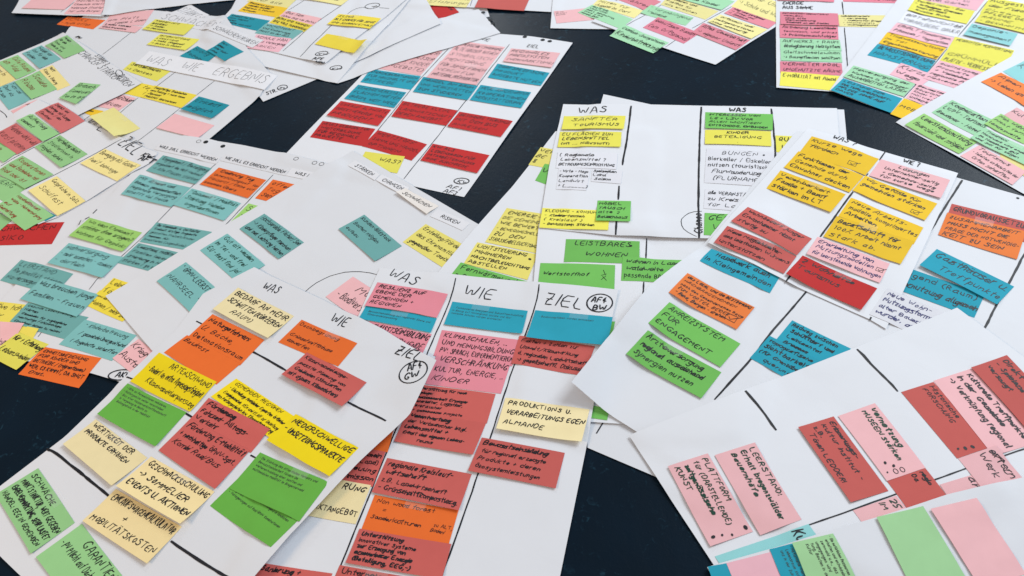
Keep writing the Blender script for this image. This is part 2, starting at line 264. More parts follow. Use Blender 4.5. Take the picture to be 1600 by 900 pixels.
ITEMS=[
{'k': 'S', 'label': 'white sheet holding two red cards at the top edge beyond the blank sheet', 'quad': [[-0.3906, 3.6535], [-0.0149, 3.5575], [0.0363, 3.0763], [-0.4738, 2.9275]], 'edges': {}, 'lift': (), 'lines': [], 'texts': [], 'rings': [], 'holes': []},
{'k': 'N', 'col': 'R', 'quad': [[-0.2465, 3.2898], [-0.1702, 3.0961], [-0.2546, 3.0627], [-0.3245, 3.2308]], 'text': 'Energie und\nRaum der\nKultur', 'w': 1.5, 'label': 'red card, left one of a pair, at the top edge beyond the blank punched sheet'},
{'k': 'N', 'col': 'R', 'quad': [[-0.1507, 3.2831], [-0.0809, 3.1318], [-0.1639, 3.0942], [-0.2258, 3.2341]], 'text': 'Wasser und\nWege\nTal', 'w': 1.5, 'label': 'red card, right one of a pair, at the top edge beyond the blank punched sheet'},
{'k': 'S', 'label': 'white sheet at the top edge with one cream and one brick red card', 'quad': [[-0.2161, 3.6047], [0.3758, 3.366], [0.2778, 3.0514], [-0.2779, 3.2339]], 'edges': {}, 'lift': (), 'lines': [[[[-0.0142, 3.2562], [-0.0345, 3.1658]], 1.6]], 'texts': [], 'rings': [], 'holes': []},
{'k': 'N', 'col': 'y', 'quad': [[-0.2139, 3.3486], [-0.0052, 3.2721], [-0.0516, 3.1569], [-0.2441, 3.2203]], 'text': 'Natur\nin der Gemeinde\n-> Erfahrungen', 'w': 1.5, 'label': 'pale yellow card cut by the top edge left of a brick red card'},
{'k': 'N', 'col': 'r', 'quad': [[0.0169, 3.2628], [0.2081, 3.1878], [0.1719, 3.0782], [-0.0179, 3.1438]], 'text': 'Besucher\nerhaltung und\nSchutz neuer Wald', 'w': 1, 'label': 'brick red card cut by the top edge right of a pale yellow card'},
{'k': 'S', 'label': 'punched sheet with pink, blue and red cards in three columns, top centre', 'quad': [[-0.2529, 3.1176], [0.3278, 2.8086], [-0.1128, 2.0078], [-0.7028, 2.31]], 'edges': {'top': [[0.0159, 2.9532], [0.1811, 2.8875]]}, 'lift': (), 'lines': [[[[-0.129, 2.8736], [-0.265, 2.6431], [-0.3976, 2.3815]], 2], [[[0.0955, 2.8467], [-0.0381, 2.6038], [-0.2054, 2.291], [-0.2975, 2.1284]], 2]], 'texts': [['WIE', [-0.0161, 2.9085], [0.019, 2.8867], 0.018, 1.6], ['ZIEL', [0.1548, 2.8153], [0.1981, 2.7967], 0.02, 1.6], ['KW', [-0.1314, 2.082], [-0.1001, 2.0669], 0.014, 1.6], ['AF1', [-0.166, 2.0634], [-0.1271, 2.0408], 0.016, 1.6], ['AF3', [-0.1765, 2.0436], [-0.1378, 2.0214], 0.016, 1.6]], 'rings': [[[-0.1173, 2.0857], 0.024, 0.014, -0.25, 2]], 'holes': [[[0.157, 2.8883], 'dark', 1], [[0.2207, 2.8508], 'dark', 1], [[0.2454, 2.8361], 'dark', 1]]},
{'k': 'N', 'col': 'p', 'quad': [[-0.3173, 2.9467], [-0.1542, 2.8542], [-0.2399, 2.7072], [-0.4095, 2.7965]], 'text': 'HANDWERKER\nSCHULE BESSER\nFRAUEN, KINDER\n(ANGEBOTE)', 'w': 1.5, 'label': 'pink card reading HANDWERKER SCHULE BESSER on the pink, blue and red sheet', 'on': 'kw'},
{'k': 'N', 'col': 'B', 'quad': [[-0.4208, 2.791], [-0.2371, 2.7015], [-0.2736, 2.6224], [-0.4583, 2.7118]], 'text': 'ENERGIEBERATUNGEN\nFÜR HAUSHALTE UND\nBETRIEBE', 'w': 1.5, 'label': 'blue card reading ENERGIEBERATUNGEN FÜR HAUSHALTE on the pink, blue and red sheet', 'on': 'kw'},
{'k': 'N', 'col': 'B', 'quad': [[-0.4652, 2.6971], [-0.29, 2.6099], [-0.333, 2.5225], [-0.5111, 2.6158]], 'text': 'GEMEINDEWERKSTATT\nFLÄCHEN MIETEN\n(RAUM, WEIT WEG)', 'w': 1.5, 'label': 'blue card reading GEMEINDEWERKSTATT FLÄCHEN MIETEN on the pink, blue and red sheet', 'on': 'kw'},
{'k': 'N', 'col': 'R', 'quad': [[-0.523, 2.6043], [-0.343, 2.5146], [-0.386, 2.4261], [-0.5666, 2.5209]], 'text': 'EINKAUF ALPWIRTE\nDIREKTVERKAUF VOM\nPRODUZENT', 'w': 1.5, 'label': 'red card reading EINKAUF ALPWIRTE DIREKTVERKAUF on the pink, blue and red sheet', 'on': 'kw'},
{'k': 'N', 'col': 'R', 'quad': [[-0.5795, 2.4942], [-0.3951, 2.4129], [-0.4324, 2.3224], [-0.6165, 2.4076]], 'text': 'NEUES GEBÄUDE FÜR\nWEITERBILDUNG\nFÜR REGIONALE\nPROJEKTE', 'w': 1.5, 'label': 'red card reading NEUES GEBÄUDE FÜR on the pink, blue and red sheet', 'on': 'kw'},
{'k': 'N', 'col': 'R', 'quad': [[-0.3868, 2.4044], [-0.2213, 2.29], [-0.2728, 2.2133], [-0.4373, 2.3238]], 'text': 'WERTSTOFF\nSAMMLUNG HANDEL\nOPTIONEN', 'w': 1.5, 'label': 'red card reading WERTSTOFF SAMMLUNG HANDEL on the pink, blue and red sheet', 'on': 'kw'},
{'k': 'N', 'col': 'p', 'quad': [[-0.0886, 2.9163], [0.078, 2.8329], [0.0006, 2.6932], [-0.1639, 2.7806]], 'text': 'GEMEINSCHAFTSWOHNUNG\nALTE HÄUSER ÖFFNEN\nSYMBOLISCH\nMENTORING', 'w': 1.5, 'label': 'pink card reading GEMEINSCHAFTSWOHNUNG ALTE HÄUSER on the pink, blue and red sheet', 'on': 'kw'},
{'k': 'N', 'col': 'p', 'quad': [[-0.1624, 2.7888], [0.0057, 2.702], [-0.0417, 2.6045], [-0.2178, 2.6872]], 'text': 'FÜR JUNGE FIRMEN\nVEREIN FÜR\nMATERIAL/REPARATUR', 'w': 1.5, 'label': 'pink card reading FÜR JUNGE FIRMEN on the pink, blue and red sheet', 'on': 'kw'},
{'k': 'N', 'col': 'B', 'quad': [[-0.2289, 2.6952], [-0.0364, 2.6003], [-0.0777, 2.5186], [-0.2666, 2.6071]], 'text': 'MANGEL AN RAUM\nUND WERKSTÄTTEN\nZUM STUDIEREN', 'w': 1.5, 'label': 'blue card reading MANGEL AN RAUM on the pink, blue and red sheet', 'on': 'kw'},
{'k': 'N', 'col': 'R', 'quad': [[-0.3032, 2.5601], [-0.1144, 2.465], [-0.155, 2.381], [-0.3414, 2.4731]], 'text': 'BETRIEBE KLEINE\nLANDWIRTSCHAFT\nDEREN ANGEBOT ..!', 'w': 1.5, 'label': 'red card reading BETRIEBE KLEINE LANDWIRTSCHAFT on the pink, blue and red sheet', 'on': 'kw'},
{'k': 'N', 'col': 'R', 'quad': [[-0.1083, 2.4566], [0.0673, 2.364], [0.0207, 2.2822], [-0.152, 2.3753]], 'text': 'BESONDERE TOURISMUS\nMIT DEM BUS\nANREISEN', 'w': 1.5, 'label': 'red card reading BESONDERE TOURISMUS MIT on the pink, blue and red sheet', 'on': 'kw'},
{'k': 'N', 'col': 'p', 'quad': [[0.1, 2.8178], [0.2733, 2.7477], [0.2309, 2.6567], [0.0627, 2.7334]], 'text': 'REGIONALES\nPREISSYSTEM\n(VERMARKTUNG)', 'w': 1.5, 'label': 'pink card reading REGIONALES PREISSYSTEM VERMARKTUNG on the pink, blue and red sheet', 'on': 'kw'},
{'k': 'N', 'col': 'B', 'quad': [[0.0423, 2.7263], [0.2208, 2.6286], [0.1811, 2.5534], [0.0009, 2.6438]], 'text': 'DORFSPEZIFISCHE\nPRODUKT\nANGEBOTE NUTZEN', 'w': 1.5, 'label': 'blue card reading DORFSPEZIFISCHE PRODUKT ANGEBOTE on the pink, blue and red sheet', 'on': 'kw'},
{'k': 'N', 'col': 'B', 'quad': [[-0.0265, 2.6048], [0.1445, 2.5214], [0.1006, 2.4316], [-0.0699, 2.5183]], 'text': 'NEUE JUNGEDORFER\nKOOPERATIONEN\nWERKSTATTGRUPPE', 'w': 1.5, 'label': 'blue card reading NEUE JUNGEDORFER KOOPERATIONEN on the pink, blue and red sheet', 'on': 'kw'},
{'k': 'N', 'col': 'R', 'quad': [[-0.2024, 2.2904], [-0.0223, 2.197], [-0.067, 2.1133], [-0.244, 2.2086]], 'text': 'KW ALS\nLEBENSRAUM FÜR\nMITARBEITERHÄUSER\nOHNE DURCHREISE', 'w': 1.5, 'label': 'red card reading KW ALS LEBENSRAUM on the pink, blue and red sheet', 'on': 'kw'},
{'k': 'N', 'col': 'L', 'quad': [[-0.4248, 2.292], [-0.2942, 2.2382], [-0.319, 2.1581], [-0.4487, 2.219]], 'text': 'WAS?', 'w': 2, 'label': 'lemon card reading WAS with a question mark behind the STÄRKEN corner', 'fs': 0.8, 'al': 'r', 'on': 'kw'},
{'k': 'S', 'label': 'blank white sheet with punched holes lying over the pink and red sheet', 'quad': [[-0.6229, 2.9775], [-0.0027, 3.1346], [0.0689, 2.9355], [-0.5416, 2.7209]], 'edges': {'bottom': [[-0.1337, 2.8646], [-0.3728, 2.792]]}, 'lift': (), 'lines': [], 'texts': [], 'rings': [], 'holes': [[[0.0133, 3.1053], 'dark', 1], [[0.0371, 3.0446], 'dark', 1], [[0.0451, 3.0156], 'dark', 1]]},
{'k': 'S', 'label': 'lower sheet with circled KW mark, its long edge against the dark floor', 'quad': [[-1.0786, 3.2031], [-0.2776, 3.5002], [-0.1531, 3.0416], [-0.8049, 2.6584]], 'edges': {}, 'lift': (), 'lines': [], 'texts': [['KW', [-0.755, 2.7301], [-0.7307, 2.7208], 0.012, 1.6], ['STR.', [-0.7956, 2.6971], [-0.7604, 2.7146], 0.02, 2]], 'rings': [[[-0.7439, 2.7361], 0.018, 0.016, 0, 2]], 'holes': []},
{'k': 'S', 'label': 'middle sheet marked with a circled KW below a curled yellow card', 'quad': [[-0.9708, 3.7943], [-0.1543, 3.4961], [-0.544, 2.7216], [-1.0702, 3.0295]], 'edges': {}, 'lift': (), 'lines': [], 'texts': [['KW', [-0.568, 2.8079], [-0.5319, 2.8002], 0.012, 1.6]], 'rings': [[[-0.5519, 2.8176], 0.022, 0.013, 0, 2]], 'holes': []},
{'k': 'S', 'label': 'top sheet with plus sign in a circle and rows of coloured cards', 'quad': [[-0.8794, 3.7623], [-0.1412, 3.4551], [-0.5913, 2.8502], [-1.0967, 3.1679]], 'edges': {}, 'lift': (), 'lines': [[[[-0.7165, 3.3652], [-0.7739, 3.2982]], 1.6], [[[-0.5575, 3.2843], [-0.6811, 3.1281], [-0.7654, 2.9836]], 2], [[[-0.5828, 3.1405], [-0.6494, 3.0142], [-0.6938, 2.9264]], 2], [[[-0.5276, 3.2091], [-0.5057, 3.2404], [-0.4722, 3.2483], [-0.4458, 3.2368]], 1.6], [[[-0.3988, 3.2257], [-0.3596, 3.2061]], 1.6]], 'texts': [['+', [-0.438, 3.235], [-0.4118, 3.2288], 0.022, 2], ['KW', [-0.6273, 2.9164], [-0.5875, 2.9032], 0.013, 1.6], ['AFE', [-0.6446, 2.8885], [-0.605, 2.8755], 0.015, 2.2], ['WOW', [-0.633, 2.8637], [-0.6007, 2.8478], 0.012, 2.2]], 'rings': [[[-0.428, 3.2484], 0.03, 0.022, 0, 2], [[-0.6107, 2.9219], 0.024, 0.014, 0, 2]], 'holes': []},
{'k': 'N', 'col': 'y', 'quad': [[-0.932, 3.4984], [-0.7483, 3.3917], [-0.7799, 3.3172], [-0.9622, 3.4195]], 'text': 'Wege!\n!! für alle', 'w': 1.5, 'label': 'pale yellow card reading Wege für alle on the plus sign sheet', 'on': 'plus'},
{'k': 'N', 'col': 'Y', 'quad': [[-0.9471, 3.4182], [-0.779, 3.3159], [-0.811, 3.2454], [-0.99, 3.345]], 'text': 'Besseres bauen\nwerden leistbar\nRegional in Zukunft\nverwenden', 'w': 2, 'label': 'golden card reading Besseres bauen werden on the plus sign sheet', 'on': 'plus'},
{'k': 'N', 'col': 'p', 'quad': [[-0.7838, 3.2974], [-0.6297, 3.1956], [-0.6631, 3.1452], [-0.8126, 3.2501]], 'text': 'Bus 5km\n(ohne Bus wie Bahn)', 'w': 1.5, 'label': 'pink card reading Bus 5km ohne on the plus sign sheet', 'on': 'plus'},
{'k': 'N', 'col': 'Y2', 'quad': [[-0.8164, 3.261], [-0.6635, 3.1482], [-0.6938, 3.1063], [-0.8446, 3.2139]], 'text': 'BÜRO UND WOHNEN\nBAU, WALD, TRANSPARENZ', 'w': 2, 'label': 'yellow card reading BÜRO UND WOHNEN on the plus sign sheet', 'on': 'plus'},
{'k': 'N', 'col': 'B2', 'quad': [[-1.0121, 3.3284], [-0.8435, 3.2304], [-0.8783, 3.1561], [-1.049, 3.2648]], 'text': 'Einkauf vor Ort\nNähe möglich\nmachen\nProdukte vom Hof', 'w': 1.5, 'label': 'petrol blue card reading Einkauf vor Ort on the plus sign sheet', 'on': 'plus'},
{'k': 'N', 'col': 'T', 'quad': [[-0.8551, 3.2123], [-0.6975, 3.1144], [-0.738, 3.062], [-0.8943, 3.1463]], 'text': 'WOCHENMARKT\nUnd Kinderwege\nMarkt an der Ach', 'w': 1.5, 'label': 'teal card reading WOCHENMARKT Und Kinderwege on the plus sign sheet', 'on': 'plus'},
{'k': 'N', 'col': 'P2', 'quad': [[-0.8861, 3.1343], [-0.7397, 3.0674], [-0.782, 2.9776], [-0.9132, 3.0401]], 'text': 'SCHULE NAH\nHAUS Versorgung\nMARKEN', 'w': 1.5, 'label': 'pink card reading SCHULE NAH HAUS on the plus sign sheet', 'on': 'plus'},
{'k': 'N', 'col': 'y', 'quad': [[-0.7115, 3.4329], [-0.5269, 3.3333], [-0.5577, 3.2828], [-0.7337, 3.3821]], 'text': 'Radwege am See', 'w': 1.5, 'label': 'pale yellow card reading Radwege am See on the plus sign sheet', 'on': 'plus'},
{'k': 'N', 'col': 'Y2', 'quad': [[-0.5632, 3.2167], [-0.3895, 3.1362], [-0.4308, 3.0536], [-0.6037, 3.1391]], 'text': 'KLIMA\nALS CHANCE FÜR JUNGE\nUND SENIOREN ETWAS', 'w': 2, 'label': 'yellow card reading KLIMA ALS CHANCE on the plus sign sheet', 'on': 'plus'},
{'k': 'N', 'col': 'Y2', 'quad': [[-0.601, 3.0671], [-0.4352, 2.9517], [-0.4842, 2.8874], [-0.6418, 2.9971]], 'text': '', 'w': 1.5, 'label': 'blank yellow card with a curled right end below the circled plus', 'curl': 0.022, 'on': 'plus'},
{'k': 'S', 'label': 'big sheet under the taped header strip reading WAS WIE ERGEBNIS', 'quad': [[-1.6344, 3.5579], [-1.0398, 3.3204], [-1.033, 2.3205], [-1.5988, 2.2018]], 'edges': {'right': [[-0.8929, 2.9999], [-0.7917, 2.8253], [-0.8191, 2.6961], [-0.9691, 2.4633]], 'left': [[-1.7026, 3.3838], [-1.7195, 3.0132]]}, 'lift': (), 'lines': [[[[-1.4202, 3.2833], [-1.4997, 3.1283]], 1.6], [[[-1.17, 2.9322], [-1.2234, 2.8472]], 1.6], [[[-1.2803, 2.7787], [-1.3071, 2.7307], [-1.3296, 2.6869]], 1.6], [[[-1.0076, 2.832], [-1.0587, 2.7538]], 1.6], [[[-1.108, 2.6782], [-1.1705, 2.5773], [-1.2276, 2.4987]], 1.6]], 'texts': [], 'rings': [], 'holes': []},
{'k': 'N', 'col': 'O', 'quad': [[-1.7389, 3.4891], [-1.5578, 3.4121], [-1.592, 3.3435], [-1.77, 3.4309]], 'text': 'SCHULE\n- noch offen', 'w': 1.5, 'label': 'orange card reading SCHULE noch offen on the ERGEBNIS sheet', 'on': 'erg'},
{'k': 'N', 'col': 'p', 'quad': [[-1.5456, 3.4543], [-1.3606, 3.4527], [-1.3807, 3.3282], [-1.5608, 3.3687]], 'text': '\nam Platz\nfür kleine Läden', 'w': 1.5, 'label': 'pink card reading am Platz für on the ERGEBNIS sheet', 'on': 'erg'},
{'k': 'N', 'col': 'p', 'quad': [[-1.5501, 3.3874], [-1.3796, 3.3178], [-1.4011, 3.2733], [-1.5695, 3.3471]], 'text': 'Laden Wohnen\nGastronomie', 'w': 2, 'label': 'pink card reading Laden Wohnen Gastronomie on the ERGEBNIS sheet', 'on': 'erg'},
{'k': 'N', 'col': 'W', 'quad': [[-1.2124, 3.4713], [-1.1108, 3.3529], [-1.1774, 3.2972], [-1.2897, 3.4061]], 'text': 'STÄRKEN', 'w': 1.2, 'label': 'small white slip reading STÄRKEN beside the black gap near the top', 'kind': 'strip'},
{'k': 'N', 'col': 'W', 'quad': [[-1.3079, 3.4295], [-1.03, 3.2756], [-1.0578, 3.1959], [-1.3357, 3.3581]], 'text': 'SCHWÄCHEN', 'w': 1.3, 'label': 'white slip reading SCHWÄCHEN above the two upper yellow cards', 'kind': 'strip'},
{'k': 'N', 'col': 'L', 'quad': [[-1.3383, 3.3685], [-1.1582, 3.2811], [-1.1884, 3.2028], [-1.3762, 3.2934]], 'text': 'WOHNEN MIT?\nBAUERN\n-> Radler\n-> Personen', 'w': 2, 'label': 'lemon card reading WOHNEN MIT BAUERN on the ERGEBNIS sheet', 'on': 'erg'},
{'k': 'N', 'col': 'L', 'quad': [[-1.2929, 3.2425], [-1.118, 3.1578], [-1.1591, 3.0798], [-1.3299, 3.1638]], 'text': 'UNTERSTÜTZUNG\nLEERSTAND\n+ MOBIL (Regional)\n-> Busse im Kleinen', 'w': 2, 'label': 'lemon card reading UNTERSTÜTZUNG LEERSTAND MOBIL on the ERGEBNIS sheet', 'on': 'erg'},
{'k': 'N', 'col': 'B2', 'quad': [[-1.1191, 3.1091], [-1.0255, 3.0083], [-1.0672, 2.9629], [-1.1779, 3.0465]], 'text': 'Bildung\nRadwege', 'w': 1.5, 'label': 'petrol blue card reading Bildung Radwege on the ERGEBNIS sheet', 'on': 'erg'},
{'k': 'N', 'col': 'B2', 'quad': [[-1.0124, 3.112], [-0.9197, 3.0089], [-0.9856, 2.9533], [-1.0702, 3.051]], 'text': 'Dorf\nläden\noder mehr\nLokale', 'w': 1.5, 'label': 'petrol blue card reading Dorf läden oder on the ERGEBNIS sheet', 'on': 'erg'},
{'k': 'N', 'col': 'W', 'quad': [[-1.0564, 3.2546], [-0.8513, 3.0818], [-0.8897, 3.0319], [-1.0858, 3.2059]], 'text': 'SCHWÄCHEN/RISIKEN', 'w': 1.5, 'label': 'white slip reading SCHWÄCHEN and RISIKEN between two blue groups', 'kind': 'strip'},
{'k': 'N', 'col': 'L', 'quad': [[-1.3617, 3.0451], [-1.192, 2.9389], [-1.2325, 2.8786], [-1.386, 2.9915]], 'text': 'Sensibilisieren\n-> Denken', 'w': 1.8, 'label': 'lemon card reading Sensibilisieren Denken on the ERGEBNIS sheet', 'on': 'erg'},
{'k': 'N', 'col': 'W', 'quad': [[-1.3097, 3.1111], [-0.7704, 2.82], [-0.8064, 2.7235], [-1.3432, 3.0221]], 'text': 'WAS   WIE   ERGEBNIS', 'w': 1.2, 'label': 'long white header strip reading WAS WIE ERGEBNIS', 'kind': 'strip', 'fs': 1.25},
{'k': 'N', 'col': 'Y2', 'quad': [[-1.3165, 2.8922], [-1.2254, 2.842], [-1.2592, 2.772], [-1.3712, 2.8365]], 'text': 'tag\n!', 'w': 2.2, 'label': 'yellow card reading tag on the ERGEBNIS sheet', 'al': 'r', 'on': 'erg'},
{'k': 'N', 'col': 'Y2', 'quad': [[-1.2347, 2.8499], [-1.0586, 2.751], [-1.1021, 2.6771], [-1.271, 2.7793]], 'text': 'Sorgfältige Beimischen\numstellung + neue Ideen\nSinnlos!\nMobilität überdenken', 'w': 2.2, 'label': 'yellow card reading Sorgfältige Beimischen umstellung on the ERGEBNIS sheet', 'on': 'erg'},
{'k': 'N', 'col': 'B2', 'quad': [[-1.0494, 2.7403], [-0.9262, 2.6612], [-0.9776, 2.5844], [-1.101, 2.6633]], 'text': 'Einkauf\nmöglich', 'w': 1.5, 'label': 'petrol blue card reading Einkauf möglich on the ERGEBNIS sheet', 'curl': 0.008, 'on': 'erg'},
{'k': 'N', 'col': 'p', 'quad': [[-1.1209, 2.6476], [-0.9618, 2.5443], [-1.0076, 2.475], [-1.1701, 2.569]], 'text': '', 'w': 1.5, 'label': 'blank pink card under the square blue one near the dark floor'},
{'k': 'N', 'col': 'Y', 'quad': [[-1.4614, 2.7509], [-1.3932, 2.7185], [-1.4138, 2.6839], [-1.4735, 2.7284]], 'text': 'bauen', 'w': 2.2, 'label': 'small golden corner reading bauen beneath the blank yellow card'},
{'k': 'N', 'col': 'p', 'quad': [[-1.3635, 2.8224], [-1.2876, 2.7765], [-1.335, 2.7073], [-1.4328, 2.7572]], 'text': 'Dächer\nbauen', 'w': 2, 'label': 'pink card reading Dächer bauen on the ERGEBNIS sheet', 'on': 'erg'},
{'k': 'S', 'label': 'sheet at the top left corner with two pink cards', 'quad': [[-2.0387, 4.0728], [-1.5872, 3.9575], [-1.5676, 3.4325], [-1.9996, 3.5661]], 'edges': {}, 'lift': (('bottom', 0.006, 0.1, 0),), 'lines': [[[[-1.7389, 3.6167], [-1.7772, 3.5246]], 1.6]], 'texts': [], 'rings': [], 'holes': []},
{'k': 'N', 'col': 'p', 'quad': [[-1.9392, 3.7469], [-1.7338, 3.6693], [-1.7645, 3.542], [-1.9666, 3.6003]], 'text': 'Nahversorgung\nund Wege\nzwischen Ort', 'w': 1, 'label': 'pink card left of the ruled line at the top left corner'},
{'k': 'N', 'col': 'p', 'quad': [[-1.7336, 3.6744], [-1.5833, 3.6395], [-1.5874, 3.4556], [-1.7543, 3.4988]], 'text': 'Vorhandene\nBauten nutzen\nGemeinde schafft\nWohnraum Struktur\nfür alle Bürger', 'w': 1.6, 'label': 'pink card right of the ruled line at the top left corner'},
{'k': 'S', 'label': 'empty warm grey sheet at the top edge above the pink cards', 'quad': [[-1.6662, 3.977], [-0.86, 3.8348], [-1.0246, 3.4568], [-1.5741, 3.4385]], 'edges': {'bottom': [[-1.2028, 3.4659], [-1.3517, 3.4626]]}, 'lift': (), 'lines': [], 'texts': [], 'rings': [], 'holes': []},
{'k': 'S', 'label': 'sheet reading CHANCEN STÄRKEN RISIKEN at the left with green and teal cards', 'quad': [[-1.7191, 3.3492], [-1.2858, 2.8714], [-1.8588, 2.3435], [-2.2193, 2.9613]], 'edges': {'left': [[-1.7979, 3.2754], [-1.922, 3.1756]], 'right': [[-1.347, 2.8032], [-1.4655, 2.7126], [-1.5963, 2.606]]}, 'lift': (), 'lines': [[[[-1.4102, 2.9999], [-1.3787, 2.9705], [-1.3766, 2.9299], [-1.4067, 2.9541], [-1.4102, 2.9999]], 2.2], [[[-1.8141, 2.8154], [-1.7774, 2.7834], [-1.7509, 2.7458], [-1.7357, 2.699]], 2]], 'texts': [['CHANCEN STÄRKEN', [-1.6027, 3.1538], [-1.3967, 2.9122], 0.03, 1.5], ['RISIKEN', [-1.4008, 2.9395], [-1.3393, 2.8525], 0.032, 1.6], ['STÄRKE 3', [-1.5271, 3.1181], [-1.4618, 3.0384], 0.016, 1.6], ['KW', [-1.6506, 3.2927], [-1.6295, 3.2728], 0.012, 2.5], ['43', [-1.7356, 2.7347], [-1.7052, 2.7127], 0.03, 2.4]], 'rings': [], 'holes': []},
{'k': 'N', 'col': 'g2', 'quad': [[-1.6904, 3.3141], [-1.5762, 3.168], [-1.645, 3.1183], [-1.765, 3.2543]], 'text': 'Verkehr\nfür alle\nKinder und\nFamilie im Ort', 'w': 1.5, 'label': 'pale green card reading Verkehr für alle on the CHANCEN sheet', 'on': 'ch'},
{'k': 'N', 'col': 'T', 'quad': [[-1.7826, 3.2617], [-1.6583, 3.1193], [-1.7285, 3.0656], [-1.8448, 3.2107]], 'text': 'Wasser vor\nOrt für viele\nFamilien', 'w': 1.5, 'label': 'teal card reading Wasser vor Ort on the CHANCEN sheet', 'on': 'ch'},
{'k': 'N', 'col': 'g2', 'quad': [[-1.8604, 3.203], [-1.74, 3.0605], [-1.8028, 3.0106], [-1.9224, 3.1561]], 'text': 'Gute Räume\nam Wald', 'w': 1.5, 'label': 'pale green card reading Gute Räume am in red ink on the CHANCEN sheet', 'ink': 'r', 'on': 'ch'},
{'k': 'N', 'col': 'y2', 'quad': [[-1.928, 3.1577], [-1.8056, 3.0113], [-1.862, 2.9635], [-1.9795, 3.1119]], 'text': 'Bauen im\nTal', 'w': 1.5, 'label': 'soft yellow card reading Bauen im Tal on the CHANCEN sheet', 'on': 'ch'},
{'k': 'N', 'col': 'y2', 'quad': [[-1.6836, 3.0834], [-1.5681, 2.9187], [-1.6095, 2.8912], [-1.7267, 3.0552]], 'text': 'mehr\nKlima & Bildung', 'w': 1.5, 'label': 'soft yellow card reading mehr Klima Bildung on the CHANCEN sheet', 'on': 'ch'},
{'k': 'N', 'col': 'g2', 'quad': [[-1.727, 3.0523], [-1.6129, 2.9013], [-1.692, 2.8455], [-1.8047, 2.9942]], 'text': 'Soziale\nRäume', 'w': 1.5, 'label': 'pale green card reading Soziale Räume in red ink on the CHANCEN sheet', 'ink': 'r', 'on': 'ch'},
{'k': 'N', 'col': 'T', 'quad': [[-1.8075, 3.0002], [-1.6951, 2.849], [-1.7641, 2.7982], [-1.8776, 2.9555]], 'text': 'Turm und\nDorf als\nOrt zum', 'w': 1.5, 'label': 'teal card reading Turm und Dorf on the CHANCEN sheet', 'on': 'ch'},
{'k': 'N', 'col': 'p', 'quad': [[-1.6711, 2.843], [-1.6249, 2.7808], [-1.7032, 2.7262], [-1.7541, 2.7907]], 'text': 'Neu da', 'w': 1.5, 'label': 'pink card reading Neu da on the CHANCEN sheet', 'on': 'ch'},
{'k': 'N', 'col': 'g2', 'quad': [[-1.5347, 2.9303], [-1.4458, 2.8943], [-1.5025, 2.7701], [-1.583, 2.8298]], 'text': 'Brauch\nGemeinsam\nTun im Ort', 'w': 1.5, 'label': 'pale green card turned crosswise under the word STÄRKEN', 'on': 'ch'},
{'k': 'S', 'label': 'sheet at the left edge under the bright red RISIKO card', 'quad': [[-1.8144, 2.337], [-1.1626, 2.3009], [-1.2648, 1.682], [-1.6454, 1.6933]], 'edges': {}, 'lift': (), 'lines': [], 'texts': [], 'rings': [], 'holes': []},
{'k': 'N', 'col': 'R', 'quad': [[-1.5949, 2.1367], [-1.3663, 2.1102], [-1.3765, 2.01], [-1.5991, 2.0403]], 'text': 'SCHWÄCHEN\nRISIKO', 'w': 2, 'label': 'red card reading SCHWÄCHEN RISIKO at the left edge', 'fs': 0.9, 'on': 'left'},
{'k': 'S', 'label': 'sheet headed WAS SOLL ERREICHT WERDEN with many teal cards', 'quad': [[-1.1487, 2.4502], [-0.507, 2.2216], [-0.9979, 1.4129], [-1.5127, 1.626]], 'edges': {'top': [[-1.0665, 2.5037], [-0.9666, 2.4622], [-0.843, 2.4094], [-0.6833, 2.3295]], 'left': [[-1.4628, 1.7662], [-1.3937, 1.9324], [-1.3092, 2.0835], [-1.1996, 2.307]], 'bottom': [[-1.0225, 1.4268], [-1.1171, 1.4722], [-1.3422, 1.5554]]}, 'lift': (), 'lines': [[[[-0.919, 2.3258], [-0.9977, 2.1852]], 1.6], [[[-1.0271, 2.1247], [-1.1055, 1.9758], [-1.1878, 1.8394], [-1.205, 1.7905]], 1.6], [[[-0.7219, 2.2253], [-0.7993, 2.0842], [-0.8735, 1.9475]], 1.8], [[[-1.2726, 2.1483], [-1.2798, 2.1327]], 3.5], [[[-1.2886, 2.116], [-1.2988, 2.1087]], 3.5], [[[-1.3109, 2.1048], [-1.3113, 2.0839]], 3], [[[-0.9788, 1.5995], [-0.9892, 1.5828]], 1.6], [[[-1.2991, 1.6419], [-1.3039, 1.6287]], 2]], 'texts': [['AKW', [-1.0478, 1.4493], [-1.0093, 1.4415], 0.016, 2]], 'rings': [[[-1.032, 1.4533], 0.035, 0.017, -0.1, 2.4]], 'holes': [[[-0.9749, 2.4456], 'dark', 1], [[-0.9134, 2.4158], 'dark', 1], [[-1.0004, 2.4541], 'ring', 1], [[-0.6523, 2.2926], 'ring', 1], [[-0.5884, 2.2569], 'ring', 1], [[-0.5647, 2.2457], 'ring', 1]]},
{'k': 'N', 'col': 'W', 'quad': [[-1.1367, 2.4736], [-0.9094, 2.3542], [-0.9203, 2.3186], [-1.149, 2.4373]], 'text': 'WAS SOLL ERREICHT WERDEN', 'w': 2, 'label': 'printed white strip reading WAS SOLL ERREICHT WERDEN', 'kind': 'strip', 'fs': 1.25},
{'k': 'N', 'col': 'W', 'quad': [[-0.8975, 2.368], [-0.6683, 2.2414], [-0.6809, 2.2127], [-0.9101, 2.335]], 'text': 'WIE SOLL ES ERREICHT WERDEN', 'w': 2, 'label': 'printed white strip reading WIE SOLL ES ERREICHT WERDEN', 'kind': 'strip', 'fs': 1.25},
